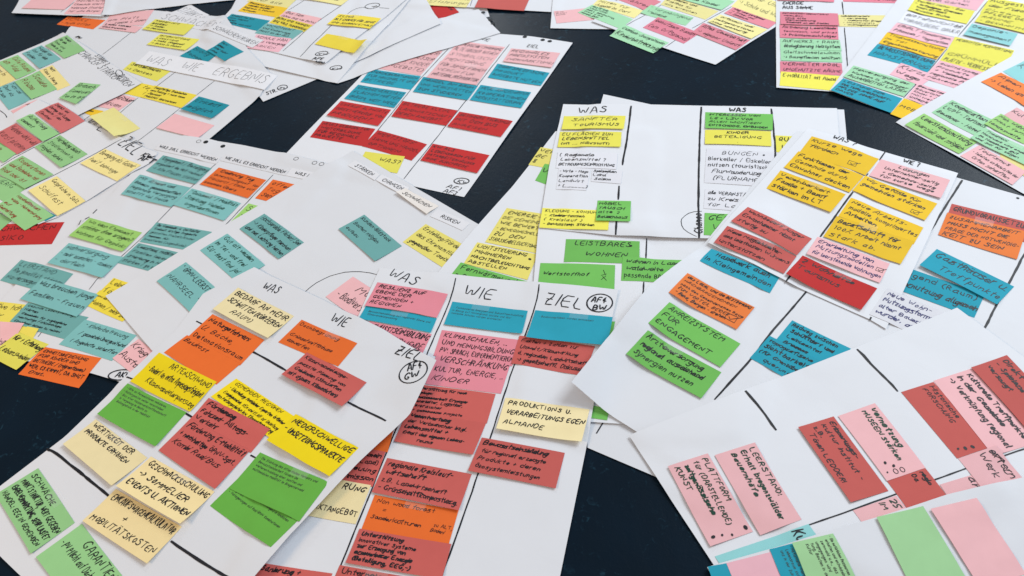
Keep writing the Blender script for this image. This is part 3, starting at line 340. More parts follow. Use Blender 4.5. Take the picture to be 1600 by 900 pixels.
{'k': 'N', 'col': 'W', 'quad': [[-0.6626, 2.2489], [-0.525, 2.1783], [-0.543, 2.1451], [-0.6799, 2.2135]], 'text': 'WAS IST DA', 'w': 2, 'label': 'printed white strip reading WAS IST DA behind the blank sheet edge', 'kind': 'strip', 'fs': 1.1},
{'k': 'N', 'col': 'T2', 'quad': [[-1.1109, 2.3973], [-0.9317, 2.2972], [-0.9724, 2.2211], [-1.1512, 2.3186]], 'text': 'Engagement / Beteiligung\norganisiert die Hof-Verkauf\n-> Alle Frauen stärken', 'w': 1.5, 'label': 'grey teal card reading Engagement Beteiligung organisiert on the teal card sheet', 'on': 'soll'},
{'k': 'N', 'col': 'T', 'quad': [[-1.1656, 2.2986], [-0.9836, 2.2066], [-1.0307, 2.1198], [-1.2085, 2.2092]], 'text': 'Mit älteren und\nBauern gemeinschaftlich\nregionale Versorgung\nschafft viel freude', 'w': 1.5, 'label': 'teal card reading Mit älteren und on the teal card sheet', 'on': 'soll'},
{'k': 'N', 'col': 'O', 'quad': [[-0.9083, 2.2975], [-0.7412, 2.2025], [-0.7889, 2.1192], [-0.9573, 2.2183]], 'text': '  Ernährung Tag\nUnterstützungscafé für\nHausarzt / Kleine auf\nkommen Übers', 'w': 1.5, 'label': 'orange card reading Ernährung Tag Unterstützungscafé on the teal card sheet', 'on': 'soll'},
{'k': 'N', 'col': 'O', 'quad': [[-0.7194, 2.2013], [-0.5713, 2.1211], [-0.6191, 2.039], [-0.7665, 2.1168]], 'text': 'Offenes\nTag für\nSeniorenheim', 'w': 1.5, 'label': 'orange card reading Offenes Tag für on the teal card sheet', 'on': 'soll'},
{'k': 'N', 'col': 'g3', 'quad': [[-0.7838, 2.0948], [-0.6422, 2.0156], [-0.6843, 1.9361], [-0.8291, 2.0158]], 'text': 'Soziales\nZu Jugend', 'w': 1.5, 'label': 'light green card reading Soziales Zu Jugend on the teal card sheet', 'on': 'soll'},
{'k': 'N', 'col': 'T', 'quad': [[-0.9804, 2.2023], [-0.8081, 2.0998], [-0.8505, 2.0228], [-1.0257, 2.1289]], 'text': '" Document " / Mobilität\nStärkung Vereine\n   Organisationen', 'w': 1.8, 'label': 'teal card reading Document Mobilität Stärkung in green ink on the teal card sheet', 'ink': 'g', 'on': 'soll'},
{'k': 'N', 'col': 'T2', 'quad': [[-1.0655, 2.0566], [-0.8799, 1.9788], [-0.9166, 1.8984], [-1.1001, 1.9745]], 'text': 'Die Gemeinde- u. Dorfläufer\nfreizeit ärztige Angebote\ngestalten Freizeit/Kinder\nmachen für\nInvestieren (Jugendliche)', 'w': 1.2, 'label': 'grey teal card reading Die Gemeinde- Dorfläufer on the teal card sheet', 'on': 'soll'},
{'k': 'N', 'col': 'T2', 'quad': [[-1.1016, 1.9695], [-0.9291, 1.8836], [-0.9798, 1.8067], [-1.1483, 1.8911]], 'text': 'Leerstand, Mobilität\nFamilien leben\nStärkung in Haus\nstärken / go zu Wohn', 'w': 1.3, 'label': 'grey teal card reading Leerstand Mobilität Familien on the teal card sheet', 'on': 'soll'},
{'k': 'N', 'col': 'g3', 'quad': [[-1.2859, 2.1126], [-1.1014, 2.0165], [-1.1422, 1.9366], [-1.3264, 2.0316]], 'text': 'Wo kann Ehrenamt\nstärker ohne bringen?\nWohnen für Gepäck!', 'w': 1.3, 'label': 'light green card reading Wo kann Ehrenamt on the teal card sheet', 'on': 'soll'},
{'k': 'N', 'col': 'T', 'quad': [[-1.3186, 1.9995], [-1.1339, 1.9121], [-1.1756, 1.83], [-1.3579, 1.916]], 'text': 'Nahversorgung\n- mehr brauchen - anders\n- dörflich', 'w': 1.2, 'label': 'teal card reading Nahversorgung mehr brauchen on the teal card sheet', 'on': 'soll'},
{'k': 'N', 'col': 'T2', 'quad': [[-1.4531, 1.9551], [-1.2663, 1.858], [-1.3014, 1.7767], [-1.4898, 1.8733]], 'text': 'LEERSTAND\nRegionalität stärken\nNahversorgung sichern', 'w': 1.3, 'label': 'grey teal card reading LEERSTAND Regionalität stärken on the teal card sheet', 'on': 'soll'},
{'k': 'N', 'col': 'y3', 'quad': [[-1.4857, 1.7866], [-1.3593, 1.7485], [-1.3828, 1.679], [-1.5071, 1.7163]], 'text': 'aktive hohe\n- für', 'w': 1.2, 'label': 'yellow card reading aktive hohe für on the teal card sheet', 'on': 'soll'},
{'k': 'N', 'col': 'Y2', 'quad': [[-1.1713, 1.7827], [-1.0338, 1.6883], [-1.0752, 1.6464], [-1.2012, 1.7305]], 'text': 'schaffen im Ort\nWohnen / mehr Bau', 'w': 1.6, 'label': 'yellow card reading schaffen im Ort on the teal card sheet', 'on': 'soll'},
{'k': 'N', 'col': 'Y2', 'quad': [[-1.1427, 1.8274], [-1.0225, 1.761], [-1.0595, 1.6982], [-1.1758, 1.7654]], 'text': 'Lebensraum\nfördern', 'w': 1.6, 'label': 'yellow card reading Lebensraum fördern on the teal card sheet', 'on': 'soll'},
{'k': 'N', 'col': 'T2', 'quad': [[-1.3685, 1.7612], [-1.1778, 1.6797], [-1.2221, 1.6054], [-1.3995, 1.6936]], 'text': 'Gesunde Lebensweisung\nHärten\nGemeinden für zugängliche\nnachhaltige Fahrradwege\nEinwohner lernen zu reisen!', 'w': 1.2, 'label': 'grey teal card reading Gesunde Lebensweisung Härten on the teal card sheet', 'on': 'soll'},
{'k': 'N', 'col': 'T', 'quad': [[-1.3563, 1.8543], [-1.1697, 1.7647], [-1.2115, 1.6841], [-1.3961, 1.7766]], 'text': 'Was brauchen junge\nFamilien - Frauen', 'w': 1.8, 'label': 'teal card reading Was brauchen junge on the teal card sheet', 'fs': 0.8, 'on': 'soll'},
{'k': 'N', 'col': 'T', 'quad': [[-1.1854, 1.6716], [-1.0229, 1.5881], [-1.0702, 1.5057], [-1.235, 1.5896]], 'text': ' - Kinderbetreuung\n  / gemeindeübergreifend\n  ( Angebote schaffen', 'w': 1.3, 'label': 'teal card reading Kinderbetreuung gemeindeübergreifend Angebote on the teal card sheet', 'fs': 0.8, 'on': 'soll'},
{'k': 'N', 'col': 'p', 'quad': [[-1.0141, 1.5745], [-0.9339, 1.4933], [-1.0037, 1.4527], [-1.0702, 1.5144]], 'text': 'Kriege\nAusfall', 'w': 1.5, 'label': 'pink card reading Kriege Ausfall on the teal card sheet', 'on': 'soll'},
{'k': 'N', 'col': 'y3', 'quad': [[-1.3699, 1.6764], [-1.3082, 1.6552], [-1.3256, 1.5895], [-1.3887, 1.6163]], 'text': '', 'w': 1.5, 'label': 'pale yellow card mostly hidden behind the pink card at the left edge'},
{'k': 'N', 'col': 'p', 'quad': [[-1.4818, 1.7101], [-1.3552, 1.6799], [-1.378, 1.5841], [-1.4803, 1.6064]], 'text': '\nLandschaft', 'w': 1.2, 'label': 'pink card reading Landschaft on the teal card sheet', 'al': 'r', 'on': 'soll'},
{'k': 'N', 'col': 'O', 'quad': [[-1.2743, 1.5867], [-1.1009, 1.5199], [-1.1391, 1.4294], [-1.3193, 1.5012]], 'text': 'EINHEITSBEZIEHUNG\nFÜR KINDER UND\nBETRIEBE / (Migrantinnen)\nWER, ES KOMMT, DA SINGT\n   Ernst..', 'w': 1.8, 'label': 'orange card reading EINHEITSBEZIEHUNG FÜR KINDER overhanging the dark floor, lower left', 'on': 'floor'},
{'k': 'N', 'col': 'L', 'quad': [[-1.3638, 1.6504], [-1.2643, 1.5945], [-1.327, 1.5141], [-1.4234, 1.5786]], 'text': 'für + Erhaltung\nLebensweise', 'w': 2.2, 'label': 'lemon card reading für Erhaltung Lebensweise overhanging the dark floor, lower left', 'fs': 0.7, 'on': 'floor'},
{'k': 'S', 'label': 'sheet at the left headed WE and ZIEL with green, red and yellow cards', 'quad': [[-1.6646, 2.8361], [-1.1309, 2.4111], [-1.4459, 2.1103], [-1.9025, 2.349]], 'edges': {'right': [[-1.1481, 2.3585], [-1.2359, 2.2771], [-1.3933, 2.1374]], 'left': [[-1.7175, 2.7765], [-1.7704, 2.7228]]}, 'lift': (), 'lines': [[[[-1.6801, 2.4514], [-1.5776, 2.5472], [-1.4488, 2.6707]], 2], [[[-1.5948, 2.2512], [-1.4931, 2.3376], [-1.3942, 2.4222], [-1.2807, 2.5231]], 2], [[[-1.4537, 2.6716], [-1.4343, 2.7034]], 1.6]], 'texts': [['VAS', [-1.5521, 2.7758], [-1.5062, 2.7461], 0.03, 1.8], ['WE', [-1.4531, 2.6519], [-1.3665, 2.5811], 0.06, 2.2], ['ZIEL', [-1.293, 2.4997], [-1.2176, 2.4205], 0.05, 2.6], ['AFT', [-1.1931, 2.3878], [-1.1391, 2.3568], 0.02, 3.4], ['KW', [-1.1888, 2.408], [-1.1489, 2.3829], 0.016, 3.4]], 'rings': [], 'holes': []},
{'k': 'N', 'col': 'r2', 'quad': [[-1.5815, 2.8053], [-1.446, 2.6639], [-1.5129, 2.6009], [-1.6461, 2.7437]], 'text': 'Skepsis und\nUmwege mit Zusage\nRechte / den\nEinwohner', 'w': 1.5, 'label': 'dusty red card reading Skepsis und Umwege on the left ZIEL sheet', 'on': 'ziel'},
{'k': 'N', 'col': 'g2', 'quad': [[-1.6598, 2.7462], [-1.521, 2.6029], [-1.5654, 2.5608], [-1.7005, 2.7019]], 'text': 'Aufwertung\ncement', 'w': 1.8, 'label': 'pale green card reading Aufwertung cement on the left ZIEL sheet', 'on': 'ziel'},
{'k': 'N', 'col': 'r2', 'quad': [[-1.7002, 2.6936], [-1.5712, 2.5637], [-1.6372, 2.5016], [-1.7703, 2.6333]], 'text': 'Verkehr wirkt will\nKunst planen', 'w': 1.5, 'label': 'dusty red card reading Verkehr wirkt will on the left ZIEL sheet', 'on': 'ziel'},
{'k': 'N', 'col': 'g2', 'quad': [[-1.516, 2.5941], [-1.3823, 2.4578], [-1.4535, 2.3922], [-1.5866, 2.5355]], 'text': 'Verteilung durch\nStädterinnen in\nmöglich schön', 'w': 1.5, 'label': 'pale green card reading Verteilung durch Städterinnen on the left ZIEL sheet', 'on': 'ziel'},
{'k': 'N', 'col': 'g2', 'quad': [[-1.7617, 2.6248], [-1.6406, 2.508], [-1.6749, 2.4674], [-1.7999, 2.5819]], 'text': '/ Schule', 'w': 1.5, 'label': 'pale green card reading Schule in red ink on the left ZIEL sheet', 'ink': 'r', 'on': 'ziel'},
{'k': 'N', 'col': 'y2', 'quad': [[-1.3283, 2.4776], [-1.1735, 2.3499], [-1.2367, 2.2784], [-1.3932, 2.4077]], 'text': 'Bewegung als Gesund-\nheit bewege', 'w': 1.5, 'label': 'soft yellow card reading Bewegung als Gesund- on the left ZIEL sheet', 'fs': 0.8, 'on': 'ziel'},
{'k': 'N', 'col': 'g2', 'quad': [[-1.7174, 2.4353], [-1.5411, 2.2965], [-1.5903, 2.237], [-1.7583, 2.3572]], 'text': 'SCHWIERIG\nWAS?', 'w': 1.5, 'label': 'pale green card reading SCHWIERIG WAS on the left ZIEL sheet', 'on': 'ziel'},
{'k': 'N', 'col': 'g2', 'quad': [[-1.6168, 2.4927], [-1.4721, 2.3633], [-1.5424, 2.2923], [-1.6875, 2.418]], 'text': 'Kooperationen\nund Betrieben mit\nRad oder ist', 'w': 1.8, 'label': 'pale green card reading Kooperationen und Betrieben in red ink on the left ZIEL sheet', 'ink': 'r', 'on': 'ziel'},
{'k': 'N', 'col': 'y2', 'quad': [[-1.4571, 2.3503], [-1.3227, 2.2015], [-1.3942, 2.1404], [-1.528, 2.2819]], 'text': 'Gespräche in Salz.\nSchulfest', 'w': 1.5, 'label': 'soft yellow card reading Gespräche in Salz on the left ZIEL sheet', 'fs': 0.7, 'on': 'ziel'},
{'k': 'N', 'col': 'g2', 'quad': [[-1.6781, 2.251], [-1.5429, 2.1504], [-1.5658, 2.103], [-1.7012, 2.1869]], 'text': 'Laden', 'w': 1.5, 'label': 'pale green card at the left edge under the card with red writing'},
{'k': 'N', 'col': 'B2', 'quad': [[-1.4709, 2.1987], [-1.4012, 2.1446], [-1.4272, 2.1212], [-1.4858, 2.1653]], 'text': '', 'w': 1.5, 'label': 'dark blue sliver under the green card beside the red RISIKO card'},
{'k': 'N', 'col': 'g2', 'quad': [[-1.5543, 2.2785], [-1.4079, 2.1441], [-1.4834, 2.0893], [-1.6188, 2.217]], 'text': 'Handhabbarkeit\nWälle - Nahversorgung\nauf\nGestaltung', 'w': 1.8, 'label': 'pale green card reading Handhabbarkeit Wälle Nahversorgung in red ink on the left ZIEL sheet', 'ink': 'r', 'on': 'ziel'},
{'k': 'N', 'col': 'L2', 'quad': [[-1.3595, 2.7323], [-1.2297, 2.5799], [-1.3029, 2.5273], [-1.4322, 2.6807]], 'text': '', 'w': 1.5, 'label': 'blank pale yellow square card curling over the sheet edge beside WE', 'curl': 0.014},
{'k': 'S', 'label': 'big sheet headed STÄRKEN CHANCEN SCHWÄCHEN RISIKEN with few teal cards', 'quad': [[-0.4671, 2.302], [-0.0752, 1.8747], [-0.5386, 1.1624], [-1.1478, 1.7535]], 'edges': {'bottom': [[-0.9619, 1.5181]]}, 'lift': (), 'lines': [[[[-0.5826, 1.6655], [-0.5666, 1.6875], [-0.5329, 1.717], [-0.4941, 1.7335], [-0.4525, 1.7382], [-0.4067, 1.7294], [-0.3517, 1.7026]], 1.5]], 'texts': [], 'rings': [], 'holes': []},
{'k': 'N', 'col': 'W', 'quad': [[-0.4552, 2.246], [-0.3726, 2.1588], [-0.3896, 2.1324], [-0.4794, 2.2237]], 'text': 'STÄRKEN', 'w': 1.8, 'label': 'printed strip reading STÄRKEN at the sheet corner by the yellow card', 'kind': 'strip'},
{'k': 'N', 'col': 'W', 'quad': [[-0.3656, 2.1569], [-0.2787, 2.0766], [-0.302, 2.0497], [-0.3859, 2.1336]], 'text': 'CHANCEN', 'w': 1.8, 'label': 'printed strip reading CHANCEN', 'kind': 'strip'},
{'k': 'N', 'col': 'W2', 'quad': [[-0.2909, 2.0765], [-0.19, 1.9765], [-0.2276, 1.9433], [-0.3208, 2.0608]], 'text': 'SCHWÄCHEN', 'w': 1.8, 'label': 'printed strip reading SCHWÄCHEN with its edge lifting', 'kind': 'strip', 'curl': 0.01},
{'k': 'N', 'col': 'W', 'quad': [[-0.194, 1.9631], [-0.0999, 1.8853], [-0.125, 1.8562], [-0.218, 1.9347]], 'text': 'RISIKEN', 'w': 1.8, 'label': 'printed strip reading RISIKEN above the yellow card', 'kind': 'strip'},
{'k': 'N', 'col': 'T2', 'quad': [[-0.7262, 2.0316], [-0.5931, 1.8848], [-0.6611, 1.8237], [-0.7946, 1.9731]], 'text': 'Hochsensible Fächer/See\n-> Kinderpflege machen\nund mal Leistung halten', 'w': 1.5, 'label': 'grey teal card reading Hochsensible Fächer See on the SCHWÄCHEN RISIKEN sheet', 'on': 'swot'},
{'k': 'N', 'col': 'T', 'quad': [[-0.8287, 1.957], [-0.6982, 1.8046], [-0.7703, 1.7446], [-0.9009, 1.8964]], 'text': 'Gut alt werden\nim Tal - und frei\nEU - Rest find ja!', 'w': 1.8, 'label': 'teal card reading Gut alt werden in green ink on the SCHWÄCHEN RISIKEN sheet', 'ink': 'g', 'fs': 0.85, 'on': 'swot'},
{'k': 'N', 'col': 'T', 'quad': [[-0.9347, 1.8522], [-0.8018, 1.6996], [-0.8785, 1.6379], [-1.0075, 1.7883]], 'text': '" ÖPNV-LEERSTAND\nNAHRSEEL "', 'w': 1.6, 'label': 'teal card reading ÖPNV-LEERSTAND NAHRSEEL on the SCHWÄCHEN RISIKEN sheet', 'fs': 0.7, 'on': 'swot'},
{'k': 'N', 'col': 'T', 'quad': [[-0.8156, 1.6781], [-0.7078, 1.5705], [-0.7899, 1.5011], [-0.8994, 1.6104]], 'text': '', 'w': 1.5, 'label': 'teal card corner peeking out under the warm sheet edge'},
{'k': 'N', 'col': 'T2', 'quad': [[-0.4172, 1.9783], [-0.3023, 1.8194], [-0.3784, 1.765], [-0.4923, 1.9254]], 'text': 'Kunden-Bildstock\nBauten möglich\naufbau', 'w': 1.5, 'label': 'grey teal card reading Kunden-Bildstock Bauten möglich on the SCHWÄCHEN RISIKEN sheet', 'fs': 0.75, 'on': 'swot'},
{'k': 'N', 'col': 'L3', 'quad': [[-0.2316, 1.9034], [-0.0972, 1.7677], [-0.1666, 1.689], [-0.2997, 1.8361]], 'text': 'Erstellung/Förderung\ndes Ehrenamtlichen\ngegenüber Touristen', 'w': 1.5, 'label': 'light yellow card reading Erstellung Förderung des on the SCHWÄCHEN RISIKEN sheet', 'fs': 0.9, 'on': 'swot'},
{'k': 'N', 'col': 'p', 'quad': [[-0.4393, 1.7154], [-0.321, 1.5972], [-0.4045, 1.5356], [-0.5125, 1.6501]], 'text': '  MOORE\n - Biodiversität', 'w': 1.6, 'label': 'pink card reading MOORE Biodiversität on the SCHWÄCHEN RISIKEN sheet', 'al': 'r', 'on': 'swot'},
{'k': 'S', 'label': 'lowest sheet of the centre pile, its edge over the dark floor near the bottom', 'quad': [[0.1897, 1.6449], [0.7212, 1.5572], [0.3948, 0.8901], [0.1293, 1.0735]], 'edges': {}, 'lift': (), 'lines': [[[[0.1805, 1.1444], [0.1556, 1.1102]], 3]], 'texts': [], 'rings': [], 'holes': []},
{'k': 'S', 'label': 'sheet left of the WAS sheet with yellow cards about energy and night light', 'quad': [[0.2005, 2.2819], [0.4818, 2.1922], [0.2944, 1.395], [-0.223, 1.6498]], 'edges': {'left': [[-0.1895, 1.7069], [-0.0732, 1.8777], [0.0359, 2.0263]]}, 'lift': (), 'lines': [], 'texts': [], 'rings': [], 'holes': []},
{'k': 'N', 'col': 'L3', 'quad': [[0.1438, 2.2075], [0.2283, 2.1631], [0.1785, 2.0844], [0.0962, 2.1245]], 'text': 'VERK\nBE\n8', 'w': 2.4, 'label': 'light yellow card reading VERK BE left of the big WAS sheet', 'on': 'eng'},
{'k': 'N', 'col': 'G', 'quad': [[0.1473, 2.1195], [0.1918, 2.0966], [0.1446, 2.0154], [0.109, 2.044]], 'text': 'V', 'w': 2, 'label': 'green card corner under the small yellow VERK card'},
{'k': 'N', 'col': 'L3', 'quad': [[0.012, 1.9305], [0.1429, 1.8747], [0.0876, 1.719], [-0.0613, 1.7948]], 'text': ' ENERGIE-\nDIE GEMEINDE\nWIE BEWERTET\n- BEWEGUNGSMELDER\nZU  DEN\nSTRASSENBELEUCHTUNG', 'w': 1.8, 'label': 'light yellow card reading ENERGIE- DIE GEMEINDE left of the big WAS sheet', 'on': 'eng'},
{'k': 'N', 'col': 'G', 'quad': [[-0.1344, 1.7206], [0.0555, 1.6123], [0.025, 1.5501], [-0.1713, 1.6638]], 'text': 'Fernwärmewerk\nz.B. Hochschule', 'w': 1.8, 'label': 'green card reading Fernwärmewerk Hochschule left of the big WAS sheet', 'on': 'eng'},
{'k': 'N', 'col': 'L3', 'quad': [[-0.0838, 1.7971], [0.0831, 1.7172], [0.0442, 1.6243], [-0.1262, 1.717]], 'text': 'LICHTSTEUERUNG\nMINIMIEREN\nNACHTBELEUCHTUNG\nABSTELLEN', 'w': 2.2, 'label': 'light yellow card reading LICHTSTEUERUNG MINIMIEREN NACHTBELEUCHTUNG left of the big WAS sheet', 'on': 'eng', 'marks': [['dot', 0.9, 0.25, 0.006]]},
{'k': 'S', 'label': 'sheet below the WAS sheet holding the green LEISTBARES WOHNEN card', 'quad': [[0.0992, 1.8419], [0.6938, 1.7061], [0.4419, 1.0752], [-0.0129, 1.1749]], 'edges': {}, 'lift': (), 'lines': [[[[0.3924, 1.7313], [0.3755, 1.6536]], 3.4], [[[0.3524, 1.561], [0.3343, 1.4842]], 3.4]], 'texts': [], 'rings': [], 'holes': []},
{'k': 'N', 'col': 'G', 'quad': [[0.1685, 1.762], [0.3715, 1.7223], [0.3538, 1.6323], [0.1508, 1.6715]], 'text': 'LEISTBARES\n   WOHNEN', 'w': 2, 'label': 'green card reading LEISTBARES WOHNEN below the big WAS sheet', 'fs': 0.72, 'al': 'c', 'on': 'wohn', 'marks': [['dot', 0.88, 0.22, 0.006]]},
{'k': 'N', 'col': 'G', 'quad': [[0.0864, 1.6779], [0.2878, 1.6375], [0.2705, 1.5474], [0.0687, 1.5871]], 'text': 'Wertstoffhof', 'w': 2, 'label': 'green card reading Wertstoffhof below the big WAS sheet', 'fs': 0.5, 'on': 'wohn', 'marks': [['hash', 0.86, 0.45, 0.02]]},
{'k': 'N', 'col': 'G', 'quad': [[0.1115, 1.5786], [0.2729, 1.539], [0.2602, 1.4852], [0.0992, 1.5242]], 'text': '', 'w': 1.5, 'label': 'green card edge between the Wertstoffhof card and the ZIEL heading'},
{'k': 'N', 'col': 'G', 'quad': [[0.3134, 1.6661], [0.5054, 1.6213], [0.4723, 1.5383], [0.2936, 1.5767]], 'text': 'Wohnen in Landes\nwaldweite zur\npassende BAUKULTUR', 'w': 2, 'label': 'green card reading Wohnen in Landes below the big WAS sheet', 'on': 'wohn'},
{'k': 'N', 'col': 'G', 'quad': [[0.1405, 1.4596], [0.2536, 1.4345], [0.2333, 1.3739], [0.1291, 1.3963]], 'text': '', 'w': 1.5, 'label': 'green sliver beside the blue card right of ZIEL'},
{'k': 'N', 'col': 'G', 'quad': [[0.1065, 1.2031], [0.1944, 1.1703], [0.1852, 1.1387], [0.0983, 1.1636]], 'text': '', 'w': 1.5, 'label': 'small green corner showing right of the cream PRODUKTIONS card'},
{'k': 'S', 'label': 'sheet under the white WAS sheet, its corner sticking out at the top', 'quad': [[0.3864, 2.459], [1.1265, 2.2181], [0.933, 1.5703], [0.1782, 1.8308]], 'edges': {'top': [[0.5406, 2.3626], [0.8592, 2.2904]]}, 'lift': (), 'lines': [[[[0.3391, 2.4073], [0.3488, 2.4282], [0.3653, 2.4363]], 1.5]], 'texts': [], 'rings': [], 'holes': []},
{'k': 'S', 'label': 'white sheet with two columns headed WAS and thick black rules', 'quad': [[0.2444, 2.4287], [1.1063, 2.2275], [0.9202, 1.6241], [0.0971, 1.8213]], 'edges': {'bottom': [[0.5603, 1.6985], [0.3052, 1.7528]], 'left': [[0.1587, 2.0992]]}, 'lift': (), 'lines': [[[[0.4637, 2.3652], [0.4133, 2.166], [0.3813, 2.0639]], 5], [[[0.3546, 1.9663], [0.3423, 1.906]], 4.4], [[[0.3213, 1.81], [0.3092, 1.7548]], 4.4], [[[0.6869, 2.3162], [0.6358, 2.1231], [0.5788, 1.8987], [0.5358, 1.7053]], 5], [[[0.9038, 2.2613], [0.861, 2.0797], [0.8348, 1.982]], 4.6], [[[0.5699, 1.8138], [0.5389, 1.8165], [0.5085, 1.7967], [0.4973, 1.7711], [0.5026, 1.7377], [0.5292, 1.7118]], 1.6]], 'texts': [['WAS', [0.2856, 2.3641], [0.3775, 2.3492], 0.032, 2.4], ['WAS', [0.7672, 2.2708], [0.8198, 2.2638], 0.022, 2.6], ['Chance', [0.5473, 1.7193], [0.5656, 1.8034], 0.022, 2]], 'rings': [], 'holes': []},
{'k': 'N', 'col': 'Y3', 'quad': [[0.2382, 2.3602], [0.4366, 2.3148], [0.4164, 2.2361], [0.2202, 2.2797]], 'text': 'SANFTER\n  TOURISMUS', 'w': 2.2, 'label': 'lemon yellow card reading SANFTER TOURISMUS on the big WAS sheet', 'al': 'c', 'on': 'was', 'marks': [['dot', 0.87, 0.25, 0.003]]},
{'k': 'N', 'col': 'Y3', 'quad': [[0.2142, 2.2719], [0.4079, 2.2256], [0.3911, 2.1474], [0.196, 2.1908]], 'text': 'EU FLÄCHEN ZUM\nLEBENSMITTEL\n(oft ... Nährstoff)', 'w': 2.2, 'label': 'lemon yellow card reading EU FLÄCHEN ZUM on the big WAS sheet', 'on': 'was'},
{'k': 'N', 'col': 'W3', 'quad': [[0.194, 2.1656], [0.3772, 2.1206], [0.36, 2.0447], [0.1781, 2.0856]], 'text': '[ Regionale\nLebensmittel ?\nBETREUUNGSEINRICHTUNG', 'w': 1.8, 'label': 'white card reading Regionale Lebensmittel BETREUUNGSEINRICHTUNG on the big WAS sheet', 'on': 'was'},
{'k': 'N', 'col': 'W3', 'quad': [[0.1874, 2.0847], [0.2837, 2.0604], [0.255, 1.9614], [0.1667, 1.9853]], 'text': '- Wirte - Mago\nKooperation\nLandwirt\n+ [______]', 'w': 1.6, 'label': 'white card reading Wirte Mago Kooperation on the big WAS sheet', 'on': 'was'},
{'k': 'N', 'col': 'W3', 'quad': [[0.2884, 2.0597], [0.3783, 2.0363], [0.3622, 1.9758], [0.2753, 2.0015]], 'text': 'Speiseplan\nLokal\n Saison', 'w': 1.8, 'label': 'white card reading Speiseplan Lokal Saison on the big WAS sheet', 'on': 'was'},
{'k': 'N', 'col': 'Y3', 'quad': [[0.117, 1.9077], [0.3088, 1.8556], [0.2909, 1.7731], [0.098, 1.8203]], 'text': 'KLEIDUNG - KONSUM\n- Kleidertausch\n( Kreislauf )\n- Bewusstsein stärken', 'w': 1.8, 'label': 'lemon yellow card reading KLEIDUNG KONSUM Kleidertausch on the big WAS sheet', 'on': 'was'},
{'k': 'N', 'col': 'G', 'quad': [[0.2816, 1.9099], [0.3774, 1.8908], [0.3576, 1.7951], [0.2612, 1.814]], 'text': 'MÖBEL\nTAUSCH\nalte 2\nBauernhaus', 'w': 2, 'label': 'green card reading MÖBEL TAUSCH alte on the big WAS sheet', 'on': 'was'},
{'k': 'N', 'col': 'G', 'quad': [[0.6935, 2.2854], [0.9002, 2.233], [0.8739, 2.1486], [0.6713, 2.196]], 'text': 'INTERESSEN VON\n LG + LSV VOR\nALLEN WICHTIGEN\nENTSCHEIDG. EINBINDEN', 'w': 2.2, 'label': 'green card reading INTERESSEN VON LG on the big WAS sheet', 'on': 'was'},
{'k': 'N', 'col': 'Y3', 'quad': [[0.6696, 2.1906], [0.8674, 2.146], [0.8472, 2.0702], [0.6506, 2.1157]], 'text': 'KINDER\nBETEILIGUNG\n.', 'w': 2.2, 'label': 'lemon yellow card reading KINDER BETEILIGUNG on the big WAS sheet', 'al': 'c', 'on': 'was'},
{'k': 'N', 'col': 'W3', 'quad': [[0.6507, 2.0944], [0.848, 2.0428], [0.7953, 1.8851], [0.605, 1.9358]], 'text': 'BUNGEN\nBierkeller / Eiskeller\nnutzen (touristisch)\nFlurwanderungen\n[FLURNAMEN]', 'w': 1.7, 'label': 'white card reading BUNGEN Bierkeller Eiskeller on the big WAS sheet', 'al': 'c', 'on': 'was', 'marks': [['dot', 0.86, 0.12, 0.005]]},
{'k': 'N', 'col': 'W3', 'quad': [[0.6016, 1.9083], [0.7671, 1.8627], [0.7239, 1.783], [0.5769, 1.8247]], 'text': 'alle VERANSTALTER\nzu Kreis\nfür Land', 'w': 1.8, 'label': 'white card reading alle VERANSTALTER zu on the big WAS sheet', 'on': 'was'},
{'k': 'N', 'col': 'G', 'quad': [[0.5755, 1.8055], [0.7417, 1.7646], [0.7068, 1.6737], [0.5507, 1.7136]], 'text': 'GEMEINDE\n VERBUND', 'w': 2, 'label': 'green card reading GEMEINDE VERBUND on the big WAS sheet', 'on': 'was'},
{'k': 'N', 'col': 'Y3', 'quad': [[0.8758, 2.1235], [1.0154, 2.0859], [0.9804, 2.007], [0.8541, 2.0416]], 'text': 'QUALITÄT\n LANDWIRT', 'w': 2.8, 'label': 'lemon yellow card reading QUALITÄT LANDWIRT on the big WAS sheet', 'on': 'was'},
{'k': 'S', 'label': 'sheet with columns WAS WIE ZIEL and a circled AF4 BW, bottom centre', 'quad': [[-0.3632, 1.7372], [0.28, 1.5411], [-0.0214, 0.6385], [-0.6813, 0.7272]], 'edges': {'right': [[0.1678, 1.2103], [0.1314, 1.0878], [0.0292, 0.7756]]}, 'lift': (), 'lines': [[[[-0.1516, 1.657], [-0.1644, 1.5981], [-0.1946, 1.5142], [-0.2372, 1.3981], [-0.2879, 1.2508], [-0.3168, 1.1766], [-0.3804, 0.9897], [-0.4354, 0.8322], [-0.4855, 0.7046]], 2.6], [[[0.0744, 1.5934], [0.0585, 1.525], [0.0204, 1.4298], [-0.024, 1.3168], [-0.0853, 1.1444], [-0.1248, 1.0341], [-0.2124, 0.8078], [-0.2553, 0.6779]], 2.6]], 'texts': [['WAS', [-0.3443, 1.6985], [-0.2654, 1.6533], 0.034, 2], ['WIE', [-0.1367, 1.5913], [-0.0584, 1.5646], 0.036, 2], ['ZIEL', [0.0756, 1.5246], [0.1727, 1.4863], 0.038, 2.2], ['AF4', [0.2031, 1.509], [0.2388, 1.4987], 0.018, 2.4], ['BW', [0.2021, 1.4794], [0.2346, 1.472], 0.018, 2.4]], 'rings': [[[0.224, 1.5011], 0.034, 0.031, 0.2, 2.2]], 'holes': []},
